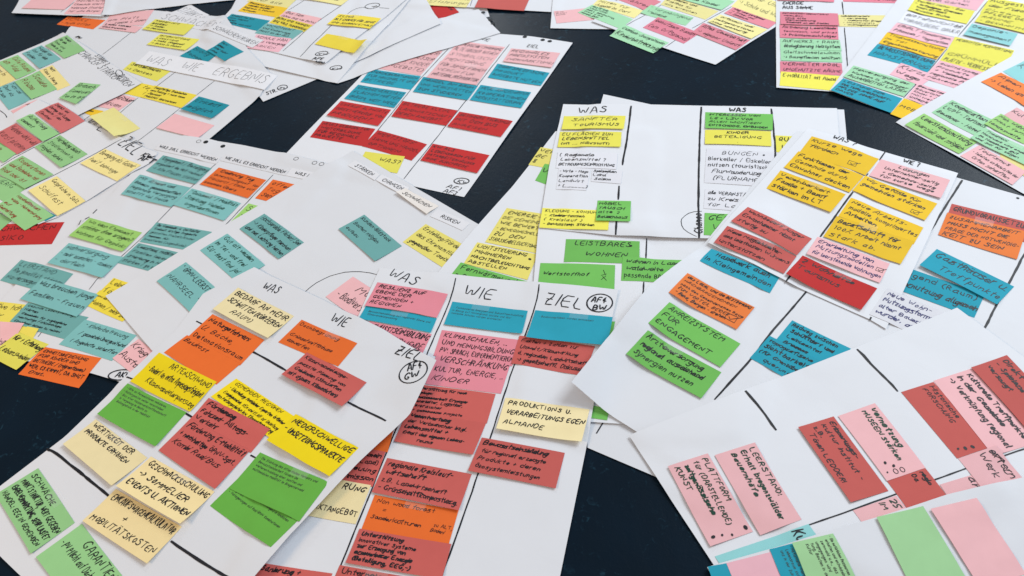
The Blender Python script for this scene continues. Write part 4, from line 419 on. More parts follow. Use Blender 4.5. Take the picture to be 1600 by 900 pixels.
{'k': 'N', 'col': 'P', 'quad': [[-0.3863, 1.5377], [-0.222, 1.4689], [-0.2486, 1.4035], [-0.425, 1.472]], 'text': 'BEWUSSTSEINSBILDUNG\n        MEHRWENDE', 'w': 2.2, 'label': 'rose card reading BEWUSSTSEINSBILDUNG MEHRWENDE on the AF4 BW sheet', 'on': 'bw'},
{'k': 'N', 'col': 'B', 'quad': [[-0.3978, 1.5957], [-0.2071, 1.5227], [-0.2244, 1.4735], [-0.4157, 1.5502]], 'text': '\n- Bewusstseinsbildung auf regionaler Ebene und\n   Klimawandelanpassung', 'w': 0.8, 'label': 'blue card reading Bewusstseinsbildung auf regionaler on the AF4 BW sheet', 'tape': 1, 'on': 'bw'},
{'k': 'N', 'col': 'P', 'quad': [[-0.3687, 1.6793], [-0.1749, 1.6052], [-0.2073, 1.5238], [-0.4008, 1.5941]], 'text': 'RESILIENZ AUF\nEBENE DER\nGEMEINDEN +\nREGIONEN', 'w': 2.2, 'label': 'rose card reading RESILIENZ AUF EBENE on the AF4 BW sheet', 'on': 'bw'},
{'k': 'N', 'col': 'B', 'quad': [[-0.1635, 1.5772], [0.0343, 1.5078], [0.0113, 1.4322], [-0.1887, 1.4972]], 'text': '\n- Fachbasierte Analysen und Zukunftsentwicklung\nin Bezug auf Hintergrund, soziale und öko-\nnomische Schulen werden erarbeitet', 'w': 0.7, 'label': 'blue card reading Fachbasierte Analysen und on the AF4 BW sheet', 'tape': 1, 'on': 'bw'},
{'k': 'N', 'col': 'P', 'quad': [[-0.1947, 1.4798], [0.004, 1.4143], [-0.0224, 1.3332], [-0.2188, 1.3959]], 'text': 'KLIMASCHULEN, ..\nUND MEINUNGSBILDUNG\nPV². SPRACH, EXPERIMENTIEREN', 'w': 2, 'label': 'rose card reading KLIMASCHULEN UND MEINUNGSBILDUNG on the AF4 BW sheet', 'on': 'bw'},
{'k': 'N', 'col': 'P', 'quad': [[-0.2096, 1.4016], [-0.0246, 1.3447], [-0.0567, 1.2523], [-0.2407, 1.3093]], 'text': 'VERSCHRÄNKUNG\nKULTUR, ENERGIE, ..\nKINDER', 'w': 2, 'label': 'rose card reading VERSCHRÄNKUNG KULTUR ENERGIE on the AF4 BW sheet', 'curl': 0.008, 'on': 'bw'},
{'k': 'N', 'col': 'r', 'quad': [[0.005, 1.4278], [0.1903, 1.3603], [0.1492, 1.2721], [-0.0239, 1.3413]], 'text': 'Fakten + Zahlen zur\nUmwelt/Klimawirkung\nd. regionalen Landwirtschaft\n-> gesellschaftl. Diskussion', 'w': 1.8, 'label': 'brick red card reading Fakten Zahlen zur on the AF4 BW sheet', 'on': 'bw'},
{'k': 'N', 'col': 'B', 'quad': [[0.0544, 1.5059], [0.2495, 1.4468], [0.2203, 1.3531], [0.0213, 1.4115]], 'text': '\n  - Baukonzeptideen wurden entwickelt\n', 'w': 0.7, 'label': 'blue card reading Baukonzeptideen wurden entwickelt on the AF4 BW sheet', 'curl': 0.01, 'tape': 1, 'on': 'bw'},
{'k': 'N', 'col': 'O', 'quad': [[-0.4316, 1.2399], [-0.3118, 1.2196], [-0.3319, 1.1236], [-0.4371, 1.1467]], 'text': '', 'w': 1.5, 'label': 'orange card wedge between the curled sheet and the ruled line'},
{'k': 'N', 'col': 'r', 'quad': [[-0.4622, 1.1661], [-0.3369, 1.1251], [-0.3648, 1.0361], [-0.4883, 1.0775]], 'text': 'Gemein\nTisch (Land)\nBetreuung\nKommission', 'w': 1.8, 'label': 'brick red card reading Gemein Tisch Land on the AF4 BW sheet', 'al': 'r', 'on': 'bw'},
{'k': 'N', 'col': 'r', 'quad': [[-0.2703, 1.3145], [-0.0694, 1.2532], [-0.0963, 1.1704], [-0.2915, 1.2306]], 'text': 'Unterstützung für neue\nZugänge:\nZusammenarbeit Erzeuger\nVerarbeiter, Logistiker,\nVerbraucher\n-> gemeinsame Projekte', 'w': 1.8, 'label': 'brick red card reading Unterstützung für neue on the AF4 BW sheet', 'on': 'bw'},
{'k': 'N', 'col': 'r', 'quad': [[-0.285, 1.2358], [-0.0983, 1.1712], [-0.1336, 1.0867], [-0.3172, 1.1513]], 'text': 'Verantwortung\nder Verbraucher bzgl.\nLebensmittel +\nErhalt des eigenen Lebens-\n          raums', 'w': 2.2, 'label': 'brick red card reading Verantwortung der Verbraucher on the AF4 BW sheet', 'on': 'bw'},
{'k': 'N', 'col': 'r', 'quad': [[-0.1103, 1.1327], [0.0759, 1.0647], [0.0444, 0.9754], [-0.1469, 1.0465]], 'text': 'Bewusstseinsbildung\nfür regional erzeugte\nProdukte + deren\nÖkosystemleistungen', 'w': 1.9, 'label': 'brick red card reading Bewusstseinsbildung für regional on the AF4 BW sheet', 'fs': 0.9, 'on': 'bw'},
{'k': 'N', 'col': 'C', 'quad': [[-0.0465, 1.2378], [0.1488, 1.1711], [0.117, 1.0833], [-0.075, 1.1478]], 'text': 'PRODUKTIONS U.\nVERARBEITUNGS EGEN\nALMANDE', 'w': 2.4, 'label': 'cream card reading PRODUKTIONS VERARBEITUNGS EGEN on the AF4 BW sheet', 'curl': 0.01, 'fs': 0.8, 'on': 'bw'},
{'k': 'N', 'col': 'C', 'quad': [[-0.5006, 1.0849], [-0.3682, 1.0403], [-0.3993, 0.9477], [-0.526, 0.9887]], 'text': 'RUNG\n\nMARKTANGEBOT', 'w': 2.6, 'label': 'cream card reading RUNG MARKTANGEBOT on the AF4 BW sheet', 'fs': 0.8, 'al': 'r', 'on': 'bw'},
{'k': 'N', 'col': 'O', 'quad': [[-0.359, 1.0148], [-0.1725, 0.9516], [-0.1978, 0.8708], [-0.3873, 0.9298]], 'text': 'Non wood forest\n    =\nSonderkulturen\n', 'w': 1.2, 'label': 'orange card reading Non wood forest on the AF4 BW sheet', 'tape': 2, 'on': 'bw', 'marks': [['txt', 0.78, 0.55, 0.008, 'zu ALT,'], ['txt', 0.76, 0.7, 0.008, 'Boden!']]},
{'k': 'N', 'col': 'r', 'quad': [[-0.3327, 1.1082], [-0.1393, 1.0384], [-0.172, 0.9488], [-0.3656, 1.0209]], 'text': 'regionale Kreislauf-\nwirtschaft\nz.B. Landwirtschaft\n- Grünschnittkompostierg.', 'w': 2.2, 'label': 'brick red card reading regionale Kreislauf- wirtschaft on the AF4 BW sheet', 'curl': 0.01, 'on': 'bw'},
{'k': 'N', 'col': 'r', 'quad': [[-0.4292, 0.8565], [-0.2237, 0.794], [-0.2474, 0.7279], [-0.452, 0.7931]], 'text': 'Unternehmen\n\n', 'w': 2.2, 'label': 'brick red card reading Unternehmen on the AF4 BW sheet', 'on': 'bw'},
{'k': 'N', 'col': 'r', 'quad': [[-0.3901, 0.9352], [-0.1909, 0.8737], [-0.2134, 0.7975], [-0.4164, 0.8588]], 'text': 'Unterstützung\ninnovativer Systeme\nzur Erzeugung von\nerneuerbarer Energie\n(Beteiligung, EEG,-)', 'w': 2.2, 'label': 'brick red card reading Unterstützung innovativer Systeme on the AF4 BW sheet', 'on': 'bw'},
{'k': 'N', 'col': 'r', 'quad': [[-0.6022, 0.8834], [-0.444, 0.8398], [-0.4597, 0.7796], [-0.6216, 0.8215]], 'text': 'Sanierung +\n\n', 'w': 2.2, 'label': 'brick red card reading Sanierung on the AF4 BW sheet', 'on': 'bw'},
{'k': 'S', 'label': 'sheet with WAS WIE ZIEL and circled AF4 GW, curling over at the right', 'quad': [[-0.7263, 1.7948], [-0.2086, 1.3619], [-0.7083, 0.7032], [-1.3143, 1.0849]], 'edges': {'left': [[-1.2495, 1.1567], [-1.1322, 1.2788], [-1.0328, 1.4262], [-0.9178, 1.5785], [-0.8603, 1.7123]], 'right': [[-0.2765, 1.2057], [-0.3942, 1.0906], [-0.5397, 0.9246], [-0.5933, 0.8528]], 'bottom': [[-1.1247, 0.9152], [-1.187, 0.9686]], 'top': [[-0.5269, 1.6442], [-0.3471, 1.4997]]}, 'lift': (('right', 0.02, 0.16, 0),), 'lines': [[[[-1.1669, 1.2466], [-1.1485, 1.2368], [-1.1125, 1.2084], [-1.0524, 1.1563], [-0.9722, 1.0882]], 5], [[[-0.8064, 0.9574], [-0.7526, 0.9162], [-0.6747, 0.8603], [-0.6, 0.8066]], 5], [[[-1.0133, 1.442], [-0.998, 1.4335]], 4.5], [[[-0.8404, 1.3065], [-0.8148, 1.2875]], 4.5], [[[-0.6573, 1.1591], [-0.6408, 1.148]], 4.5], [[[-0.8606, 1.6089], [-0.8446, 1.5971]], 4.5], [[[-0.7102, 1.491], [-0.6825, 1.4716], [-0.5965, 1.4015]], 4.5], [[[-0.4294, 1.275], [-0.3809, 1.2395], [-0.3351, 1.2013]], 4.5]], 'texts': [['WAS', [-0.6974, 1.7084], [-0.6515, 1.6837], 0.026, 1.8], ['WIE', [-0.498, 1.5525], [-0.4536, 1.5274], 0.032, 2], ['ZIEL', [-0.3191, 1.4148], [-0.2567, 1.3719], 0.027, 2.2], ['AF4', [-0.2828, 1.347], [-0.2472, 1.3478], 0.022, 2.2], ['GW', [-0.2924, 1.3201], [-0.2556, 1.3167], 0.022, 2.2]], 'rings': [[[-0.2683, 1.3387], 0.037, 0.034, 0.5, 2]], 'holes': []},
{'k': 'N', 'col': 'C', 'quad': [[-0.7636, 1.7216], [-0.5938, 1.5894], [-0.6549, 1.5152], [-0.8213, 1.6441]], 'text': 'BEDARF AN MEHR\nSCHNITTEN (KÜRZEREN\n     RAUM)', 'w': 2.4, 'label': 'cream card reading BEDARF AN MEHR on the AF4 GW sheet', 'curl': 0.01, 'on': 'gw'},
{'k': 'N', 'col': 'O', 'quad': [[-0.8213, 1.6297], [-0.6655, 1.5151], [-0.7191, 1.436], [-0.8802, 1.5498]], 'text': 'Naturgefahren:\nU. Bäche,\nDetonationsraum', 'w': 2, 'label': 'orange card reading Naturgefahren Bäche Detonationsraum on the AF4 GW sheet', 'on': 'gw'},
{'k': 'N', 'col': 'O', 'quad': [[-0.8788, 1.5626], [-0.7185, 1.4413], [-0.7716, 1.3812], [-0.9304, 1.5089]], 'text': 'Baukost\n\n', 'w': 2, 'label': 'orange card reading Baukost on the AF4 GW sheet', 'on': 'gw'},
{'k': 'N', 'col': 'Y4', 'quad': [[-0.9432, 1.511], [-0.7719, 1.3894], [-0.8269, 1.3064], [-1.001, 1.4242]], 'text': '      ARTENSCHWUND\n- Bedarf an extra Anpassungsfähigkeit\n   Klimawandelanpassung', 'w': 1.4, 'label': 'bright yellow card reading ARTENSCHWUND Bedarf an on the AF4 GW sheet', 'on': 'gw'},
{'k': 'N', 'col': 'G2', 'quad': [[-1.0072, 1.4203], [-0.8356, 1.307], [-0.8936, 1.2138], [-1.0639, 1.3324]], 'text': '- Hilfe zu Permakulturen reduzieren,\n- Kulturgemüse weiter vorantreiben\n- Bau einer Wasserwerkstofflandschaft\n  in Vergehung im Bezirk zu\n  Ballungsdruck in der Mobilität', 'w': 1, 'label': 'green card reading Hilfe zu Permakulturen on the AF4 GW sheet', 'curl': 0.008, 'on': 'gw'},
{'k': 'N', 'col': 'C', 'quad': [[-1.0666, 1.3207], [-0.9077, 1.1854], [-0.974, 1.1149], [-1.1268, 1.2518]], 'text': 'WERTIGKEIT DER\nPRODUKTE ERHÖHEN\n\n', 'w': 2.6, 'label': 'cream card reading WERTIGKEIT DER PRODUKTE on the AF4 GW sheet', 'curl': 0.012, 'on': 'gw'},
{'k': 'N', 'col': 'Y4', 'quad': [[-0.7231, 1.3936], [-0.5623, 1.2547], [-0.6117, 1.1967], [-0.7802, 1.345]], 'text': 'GEMEINDEN, REGIONEN\n- Umstellung fachlicher Experten örtlicher\nEnergiegemeinde, KEM und KLAR! zur Umsetzung\nvon Pariserprojekten bzw. Klimaneutralprüfung', 'w': 1.3, 'label': 'bright yellow card reading GEMEINDEN REGIONEN Umstellung on the AF4 GW sheet', 'on': 'gw'},
{'k': 'N', 'col': 'r', 'quad': [[-0.7855, 1.3424], [-0.6182, 1.225], [-0.658, 1.1657], [-0.8284, 1.2766]], 'text': 'Förderung\nFahrrad- Alltags-\nVerkehr', 'w': 2.4, 'label': 'brick red card reading Förderung Fahrrad- Alltags- on the AF4 GW sheet', 'on': 'gw'},
{'k': 'N', 'col': 'r', 'quad': [[-0.8216, 1.2866], [-0.6605, 1.1726], [-0.7283, 1.0767], [-0.884, 1.2025]], 'text': 'Förderung E-Mobilität\n+ nachhaltige ÖPNV-Sgst.\nKombi Rad/Bus\n', 'w': 2.4, 'label': 'brick red card reading Förderung E-Mobilität nachhaltige on the AF4 GW sheet', 'on': 'gw'},
{'k': 'N', 'col': 'Y4', 'quad': [[-0.5585, 1.2599], [-0.3961, 1.1324], [-0.4598, 1.0633], [-0.6213, 1.1915]], 'text': 'NIEDERSCHWELLIGE\n- UMSETZUNGSPROJEKTE\n', 'w': 2.8, 'label': 'bright yellow card reading NIEDERSCHWELLIGE UMSETZUNGSPROJEKTE on the AF4 GW sheet', 'curl': 0.01, 'on': 'gw'},
{'k': 'N', 'col': 'G2', 'quad': [[-0.675, 1.1048], [-0.5177, 0.9666], [-0.5758, 0.9055], [-0.7343, 1.0361]], 'text': '- Schaffung von dezentralisierten Betriebsmind.\n  einen (Shared Space Löchtungen) in ländlichen\n  Regionen.\n- Vorlagerungen auf Rad/ÖPNV Kombinationen', 'w': 1, 'label': 'green card reading Schaffung von dezentralisierten on the AF4 GW sheet', 'on': 'gw'},
{'k': 'N', 'col': 'G2', 'quad': [[-0.6356, 1.1641], [-0.4606, 1.0492], [-0.519, 0.9577], [-0.6952, 1.075]], 'text': '- Die Stärkung des öffentlichen Verkehrs und\n  Bewusstseinsarbeit fördern Die\n  Weiterentwicklung einer sanften und\n  multimodalen Mobilität im Bregenzerwald', 'w': 1, 'label': 'green card reading Die Stärkung des on the AF4 GW sheet', 'curl': 0.0006, 'tape': 1, 'on': 'gw'},
{'k': 'N', 'col': 'O', 'quad': [[-0.5716, 1.5728], [-0.4152, 1.4621], [-0.4616, 1.3917], [-0.6274, 1.5016]], 'text': 'Dachbegrünung\n\nGrünschnittbäume\n anwerfen', 'w': 1.2, 'label': 'orange card reading Dachbegrünung Grünschnittbäume anwerfen on the AF4 GW sheet', 'curl': 0.006, 'tape': 1, 'on': 'gw'},
{'k': 'N', 'col': 'r', 'quad': [[-0.5477, 1.454], [-0.3866, 1.3294], [-0.4422, 1.2574], [-0.6047, 1.385]], 'text': 'Klimawandelange-\npasste Planung von\nGebäuden (Simulation\nmit dynam. Klimadaten)', 'w': 1.9, 'label': 'brick red card reading Klimawandelange- passte Planung on the AF4 GW sheet', 'curl': 0.012, 'on': 'gw'},
{'k': 'N', 'col': 'C2', 'quad': [[-0.9651, 1.1087], [-0.7896, 0.9906], [-0.8481, 0.9087], [-1.0197, 1.0313]], 'text': 'EINKAUFSWAGENKALKULATOR\n        +\nMOBILITÄTSKOSTEN', 'w': 2.6, 'label': 'cream card reading EINKAUFSWAGENKALKULATOR MOBILITÄTSKOSTEN on the AF4 GW sheet', 'curl': 0.008, 'on': 'gw'},
{'k': 'N', 'col': 'C2', 'quad': [[-0.8996, 1.1883], [-0.7292, 1.0713], [-0.7881, 0.9901], [-0.9589, 1.1082]], 'text': 'GESCHMACKSSCHULUNG\n-> SOMMELIER\nEVENTS U. AKTIONEN', 'w': 2.6, 'label': 'cream card reading GESCHMACKSSCHULUNG SOMMELIER EVENTS on the AF4 GW sheet', 'curl': 0.014, 'fs': 0.85, 'on': 'gw'},
{'k': 'N', 'col': 'g2', 'quad': [[-1.172, 1.1929], [-1.0396, 1.032], [-1.1183, 0.966], [-1.2533, 1.1317]], 'text': 'SCHWÄCHE\nMARKTSTRUKTUR, WERT GEGEBEN\nEINZELVERMARKTUNG, SEHR LASTET\nHANDEL: EEG IN GEMEINDEN', 'w': 2.2, 'label': 'pale green card reading SCHWÄCHE MARKTSTRUKTUR WERT on the AF4 GW sheet', 'on': 'gw'},
{'k': 'N', 'col': 'g2', 'quad': [[-1.0222, 1.0274], [-0.8994, 0.8902], [-0.9806, 0.825], [-1.104, 0.9567]], 'text': '     GARANTIEN\n- PV Pflicht auf Dächern und\n', 'w': 2, 'label': 'pale green card reading GARANTIEN PV Pflicht on the AF4 GW sheet', 'on': 'gw'},
{'k': 'S', 'label': 'big sheet with ANREIZSYSTEM card, its left edge rolled up', 'quad': [[0.9456, 2.1318], [1.6097, 1.6049], [0.7126, 0.6913], [0.1143, 1.2292]], 'edges': {'left': [[0.1738, 1.2989], [0.3622, 1.5187], [0.5594, 1.6947]], 'top': [[1.3231, 1.8319], [1.4607, 1.7263]], 'bottom': [[0.4846, 0.8689], [0.2434, 1.1009]]}, 'lift': (('left', 0.036, 0.13, 0.45),), 'lines': [[[[1.3286, 1.8191], [1.2687, 1.7553], [1.1659, 1.6429], [1.0423, 1.5127], [0.9745, 1.4483], [0.9525, 1.4175]], 4.6], [[[1.3792, 1.5297], [1.3498, 1.5051], [1.2655, 1.4126], [1.1985, 1.3449], [1.1402, 1.2792], [1.0252, 1.1603]], 4.6], [[[0.7649, 1.4705], [0.6884, 1.3968], [0.6202, 1.3319], [0.5623, 1.2685], [0.4439, 1.1598]], 4.2]], 'texts': [], 'rings': [], 'holes': [[[1.4419, 1.7213], 'dark', 0.5]]},
{'k': 'N', 'col': 'B', 'quad': [[0.5577, 1.6561], [0.7077, 1.5236], [0.6651, 1.4698], [0.5128, 1.6066]], 'text': 'Handwerk auch\nin Kleingemeinden', 'w': 2, 'label': 'blue card reading Handwerk auch in on the rolled-edge sheet', 'al': 'c', 'on': 'anr'},
{'k': 'N', 'col': 'O2', 'quad': [[0.469, 1.5612], [0.6125, 1.4255], [0.5477, 1.3588], [0.4042, 1.4953]], 'text': 'das LOKAL und die BESTIMMUNG\nNACHBARGEMEINDEN\nnach den Gemeindenamen Raum\nZUM VORTEIL BEIDER\n- Reha, Bergen - drehen', 'w': 1.6, 'label': 'orange card reading das LOKAL und on the rolled-edge sheet', 'on': 'anr', 'marks': [['check', 0.86, 0.72, 0.016]]},
{'k': 'N', 'col': 'G', 'quad': [[0.4003, 1.4655], [0.5456, 1.314], [0.4792, 1.2496], [0.3325, 1.4009]], 'text': 'ANREIZSYSTEM\nFÜR\nENGAGEMENT', 'w': 2.4, 'label': 'green card reading ANREIZSYSTEM FÜR ENGAGEMENT on the rolled-edge sheet', 'fs': 0.95, 'on': 'anr'},
{'k': 'N', 'col': 'G', 'quad': [[0.3276, 1.3805], [0.4781, 1.235], [0.4124, 1.1656], [0.2599, 1.3126]], 'text': 'Ärzteversorgung\nregional ausreichend\nSynergien nutzen', 'w': 2.2, 'label': 'green card reading Ärzteversorgung regional ausreichend on the rolled-edge sheet', 'fs': 0.9, 'on': 'anr'},
{'k': 'N', 'col': 'B', 'quad': [[0.6947, 1.375], [0.8045, 1.2652], [0.7377, 1.2021], [0.6338, 1.3159]], 'text': 'Radweg zwischen\n Schüttdorf und\n Leiblachtal\n  Bregenz', 'w': 2.2, 'label': 'blue card reading Radweg zwischen Schüttdorf on the rolled-edge sheet', 'on': 'anr'},
{'k': 'N', 'col': 'B', 'quad': [[0.624, 1.3313], [0.7306, 1.2308], [0.6643, 1.1618], [0.5566, 1.2692]], 'text': 'topografische\nSichtbarkeit\n(für Grenzüber-\n    querung)', 'w': 2.2, 'label': 'blue card reading topografische Sichtbarkeit für on the rolled-edge sheet', 'on': 'anr'},
{'k': 'N', 'col': 'r', 'quad': [[1.2587, 1.7296], [1.4426, 1.608], [1.3891, 1.5409], [1.2094, 1.6609]], 'text': 'GRUNDVORAUSSETZUNG\n', 'w': 2.2, 'label': 'brick red card reading GRUNDVORAUSSETZUNG on the rolled-edge sheet', 'on': 'anr'},
{'k': 'N', 'col': 'O2', 'quad': [[1.2316, 1.6964], [1.3979, 1.5885], [1.3254, 1.4917], [1.1706, 1.6153]], 'text': 'ZUSAMMENARBEIT\nMUSS NICHT DIE\nFRAGE DER NOTWENDIG-\nKEIT ZU SEIN', 'w': 2.2, 'label': 'orange card reading ZUSAMMENARBEIT MUSS NICHT on the rolled-edge sheet', 'on': 'anr'},
{'k': 'N', 'col': 'B', 'quad': [[1.0289, 1.5181], [1.1897, 1.3846], [1.1303, 1.3142], [0.9734, 1.4487]], 'text': 'Jugend (Raum)\nVornutzung allgemein', 'w': 2.6, 'label': 'blue card reading Jugend Raum Vornutzung on the rolled-edge sheet', 'fs': 0.9, 'on': 'anr'},
{'k': 'N', 'col': 'B', 'quad': [[1.1439, 1.5623], [1.2743, 1.4019], [1.2021, 1.3467], [1.0715, 1.5055]], 'text': 'Gasthäuser u.\n   Treffpunkte', 'w': 2.6, 'label': 'blue card reading Gasthäuser Treffpunkte on the rolled-edge sheet', 'curl': 0.009, 'on': 'anr'},
{'k': 'S', 'label': 'sheet headed WAS? and WIE? with golden yellow cards', 'quad': [[0.9825, 2.1356], [1.3308, 1.8519], [0.9084, 1.3113], [0.5526, 1.6756]], 'edges': {'bottom': [[0.8822, 1.3474], [0.7202, 1.5018]]}, 'lift': (), 'lines': [[[[1.1756, 1.9924], [1.1375, 1.9491]], 3.4], [[[1.0797, 1.8925], [1.0607, 1.872]], 3.4], [[[1.0051, 1.812], [0.925, 1.7256], [0.8586, 1.652]], 4.2], [[[0.7742, 1.5651], [0.717, 1.5023]], 4.2], [[[0.8875, 1.353], [0.8822, 1.3474]], 4]], 'texts': [['WAS ?', [1.0331, 2.0653], [1.09, 2.0249], 0.024, 2.2], ['WIE ?', [1.1973, 1.9254], [1.2363, 1.8997], 0.02, 2.2]], 'rings': [], 'holes': []},
{'k': 'N', 'col': 'Y', 'quad': [[0.9777, 2.0892], [1.1375, 1.9544], [1.068, 1.8822], [0.913, 2.0137]], 'text': 'Kurze Wege\nfördern\n', 'w': 2.6, 'label': 'golden card reading Kurze Wege fördern on the WAS? WIE? sheet', 'on': 'q', 'marks': [['check', 0.75, 0.7, 0.014]]},
{'k': 'N', 'col': 'Y', 'quad': [[0.9149, 2.0227], [1.0617, 1.8782], [0.9947, 1.8109], [0.8489, 1.9541]], 'text': 'Funktionen der\nGemeinde durch\nEinwohner decken', 'w': 2.4, 'label': 'golden card reading Funktionen der Gemeinde on the WAS? WIE? sheet', 'on': 'q'},
{'k': 'N', 'col': 'Y', 'quad': [[0.836, 1.9438], [0.9826, 1.8066], [0.9152, 1.7382], [0.7719, 1.8708]], 'text': 'Vereinbarkeit\nFamilie + Beruf\nstärken im LT', 'w': 2.4, 'label': 'golden card reading Vereinbarkeit Familie Beruf on the WAS? WIE? sheet', 'on': 'q'},
{'k': 'N', 'col': 'p', 'quad': [[1.1423, 1.9519], [1.2946, 1.8246], [1.2348, 1.7509], [1.0799, 1.8821]], 'text': 'Lösungen\nUnternehmer-seitig\n+ Gemeinde-seitig\nfür kurze Wege', 'w': 2, 'label': 'pink card reading Lösungen Unternehmer-seitig Gemeinde-seitig on the WAS? WIE? sheet', 'curl': 0.006, 'al': 'c', 'on': 'q'},
{'k': 'N', 'col': 'Y', 'quad': [[1.0692, 1.8829], [1.2192, 1.7349], [1.1566, 1.6718], [1.0062, 1.8185]], 'text': 'Wir Gefühle für\ngemeinden stärken\n', 'w': 2.4, 'label': 'golden card reading Wir Gefühle für on the WAS? WIE? sheet', 'on': 'q', 'marks': [['check', 0.84, 0.8, 0.012]]},
{'k': 'N', 'col': 'Y', 'quad': [[0.9925, 1.7905], [1.1415, 1.6451], [1.0896, 1.5851], [0.9313, 1.7214]], 'text': 'Neue Arbeits-\nmodelle, komprimiertes\nArbeiten', 'w': 2.4, 'label': 'golden card reading Neue Arbeits- modelle on the WAS? WIE? sheet', 'on': 'q'},
{'k': 'N', 'col': 'Y', 'quad': [[0.9277, 1.7226], [1.0958, 1.5956], [1.0264, 1.5169], [0.8653, 1.649]], 'text': 'Beratschaft für\n100% Arbeit nimmt\nstark ab.', 'w': 2.2, 'label': 'golden card reading Beratschaft für 100 on the WAS? WIE? sheet', 'on': 'q'},
{'k': 'N', 'col': 'W3', 'quad': [[0.9623, 1.441], [1.0687, 1.3425], [0.9892, 1.2675], [0.8866, 1.3631]], 'text': 'Neue Wohn-\nNutzungsformen\nalter Bauern\nwurden aus', 'w': 2, 'label': 'white card reading Neue Wohn- Nutzungsformen in navy ink on the WAS? WIE? sheet', 'ink': 'b', 'on': 'q'},
{'k': 'N', 'col': 'p', 'quad': [[0.8503, 1.6524], [1.0014, 1.5254], [0.9504, 1.4624], [0.8002, 1.5931]], 'text': 'Erarbeitung von\nNutzungsmodellen\nfür leerstehende Wohnungen', 'w': 2, 'label': 'pink card reading Erarbeitung von Nutzungsmodellen in navy ink on the WAS? WIE? sheet', 'ink': 'b', 'on': 'q', 'marks': [['check', 0.93, 0.45, 0.01]]},
{'k': 'N', 'col': 'R', 'quad': [[0.7902, 1.5916], [0.9383, 1.4466], [0.8705, 1.3785], [0.7228, 1.524]], 'text': '2 Wohnsitze\nTourismus\n', 'w': 2.6, 'label': 'red card reading Wohnsitze Tourismus on the WAS? WIE? sheet', 'curl': 0.006, 'on': 'q'},
{'k': 'N', 'col': 'r', 'quad': [[0.6963, 1.7962], [0.8329, 1.647], [0.7734, 1.5912], [0.6334, 1.7426]], 'text': 'Wohnbedarf junger\nErwachsener nimmt\nstetig zu', 'w': 2, 'label': 'brick red card reading Wohnbedarf junger Erwachsener on the WAS? WIE? sheet', 'on': 'q'},
{'k': 'N', 'col': 'r', 'quad': [[0.6195, 1.7279], [0.7727, 1.5894], [0.7185, 1.5276], [0.5673, 1.6696]], 'text': 'Neue Möglichkeiten\ndes leistbaren Wohnens\nunterstützen', 'w': 2, 'label': 'brick red card reading Neue Möglichkeiten des on the WAS? WIE? sheet', 'on': 'q'},
{'k': 'S', 'label': 'small white sheet at the top edge with one pale pink card', 'quad': [[0.3451, 3.4656], [0.7106, 3.3722], [0.5504, 2.856], [0.2588, 2.932]], 'edges': {}, 'lift': (), 'lines': [], 'texts': [], 'rings': [], 'holes': []},
{'k': 'N', 'col': 'p', 'quad': [[0.2863, 3.0506], [0.4349, 3.0459], [0.4327, 2.9533], [0.2857, 2.9603]], 'text': 'Neu und\nalt im Dorf\nbewahren', 'w': 1, 'label': 'pale pink card on the small white sheet at the top edge'},
{'k': 'S', 'label': 'sheet with mint, pink and yellow cards at the top edge, right of centre', 'quad': [[0.8617, 3.4519], [1.3458, 2.9674], [0.7956, 2.5585], [0.4185, 2.9382]], 'edges': {'bottom': [[0.6493, 2.6973]]}, 'lift': (), 'lines': [[[[0.7034, 3.0148], [0.5405, 2.8815]], 1.6], [[[1.0053, 2.9732], [0.883, 2.8885], [0.7738, 2.814]], 1.6], [[[0.7031, 2.7521], [0.6511, 2.7057]], 1.6]], 'texts': [], 'rings': [], 'holes': []},
{'k': 'N', 'col': 'y', 'quad': [[0.4722, 3.11], [0.6233, 2.9776], [0.5774, 2.9274], [0.4357, 3.0612]], 'text': 'Hilfen für\nJugend im Dorf', 'w': 1.5, 'label': 'pale yellow card reading Hilfen für Jugend at the top right of centre', 'on': 'top'},
{'k': 'N', 'col': 'g', 'quad': [[0.4387, 3.0679], [0.5715, 2.9212], [0.5132, 2.8603], [0.3754, 3.021]], 'text': 'ÄRZTE UND\nWOHNEN UND\nDER LEBENSMITTEL\nZUGANG UND\nPENDELBUS', 'w': 1.5, 'label': 'mint card reading ÄRZTE UND WOHNEN at the top right of centre', 'on': 'top'},
{'k': 'N', 'col': 'P', 'quad': [[0.5849, 3.1624], [0.7023, 3.034], [0.6272, 2.9815], [0.5263, 3.0967]], 'text': '\nBewahren', 'w': 2, 'label': 'rose card reading Bewahren at the top right of centre', 'on': 'top'},
{'k': 'N', 'col': 'g', 'quad': [[0.66, 3.0186], [0.7956, 2.887], [0.7531, 2.8369], [0.6085, 2.9643]], 'text': '- voranbringend\nVereine', 'w': 1.5, 'label': 'mint card reading voranbringend Vereine at the top right of centre', 'on': 'top'},
{'k': 'N', 'col': 'y', 'quad': [[0.7413, 3.0743], [0.8957, 2.9124], [0.8329, 2.8623], [0.6961, 3.0132]], 'text': 'Sanieren und\nPostbus für\nalle erreichen', 'w': 1.6, 'label': 'pale yellow card reading Sanieren und Postbus at the top right of centre', 'on': 'top'},
{'k': 'N', 'col': 'g', 'quad': [[0.8115, 3.114], [0.9724, 2.9723], [0.9065, 2.9152], [0.7604, 3.0491]], 'text': '\nfür die Kinder', 'w': 1.8, 'label': 'mint card reading für die Kinder at the top right of centre', 'on': 'top'},
{'k': 'N', 'col': 'P3', 'quad': [[0.6679, 2.9214], [0.7918, 2.7728], [0.7191, 2.7149], [0.5979, 2.8586]], 'text': 'behutsam Bauen\n(am Ortsrand)', 'w': 1.6, 'label': 'deep pink card reading behutsam Bauen am at the top right of centre', 'on': 'top'},
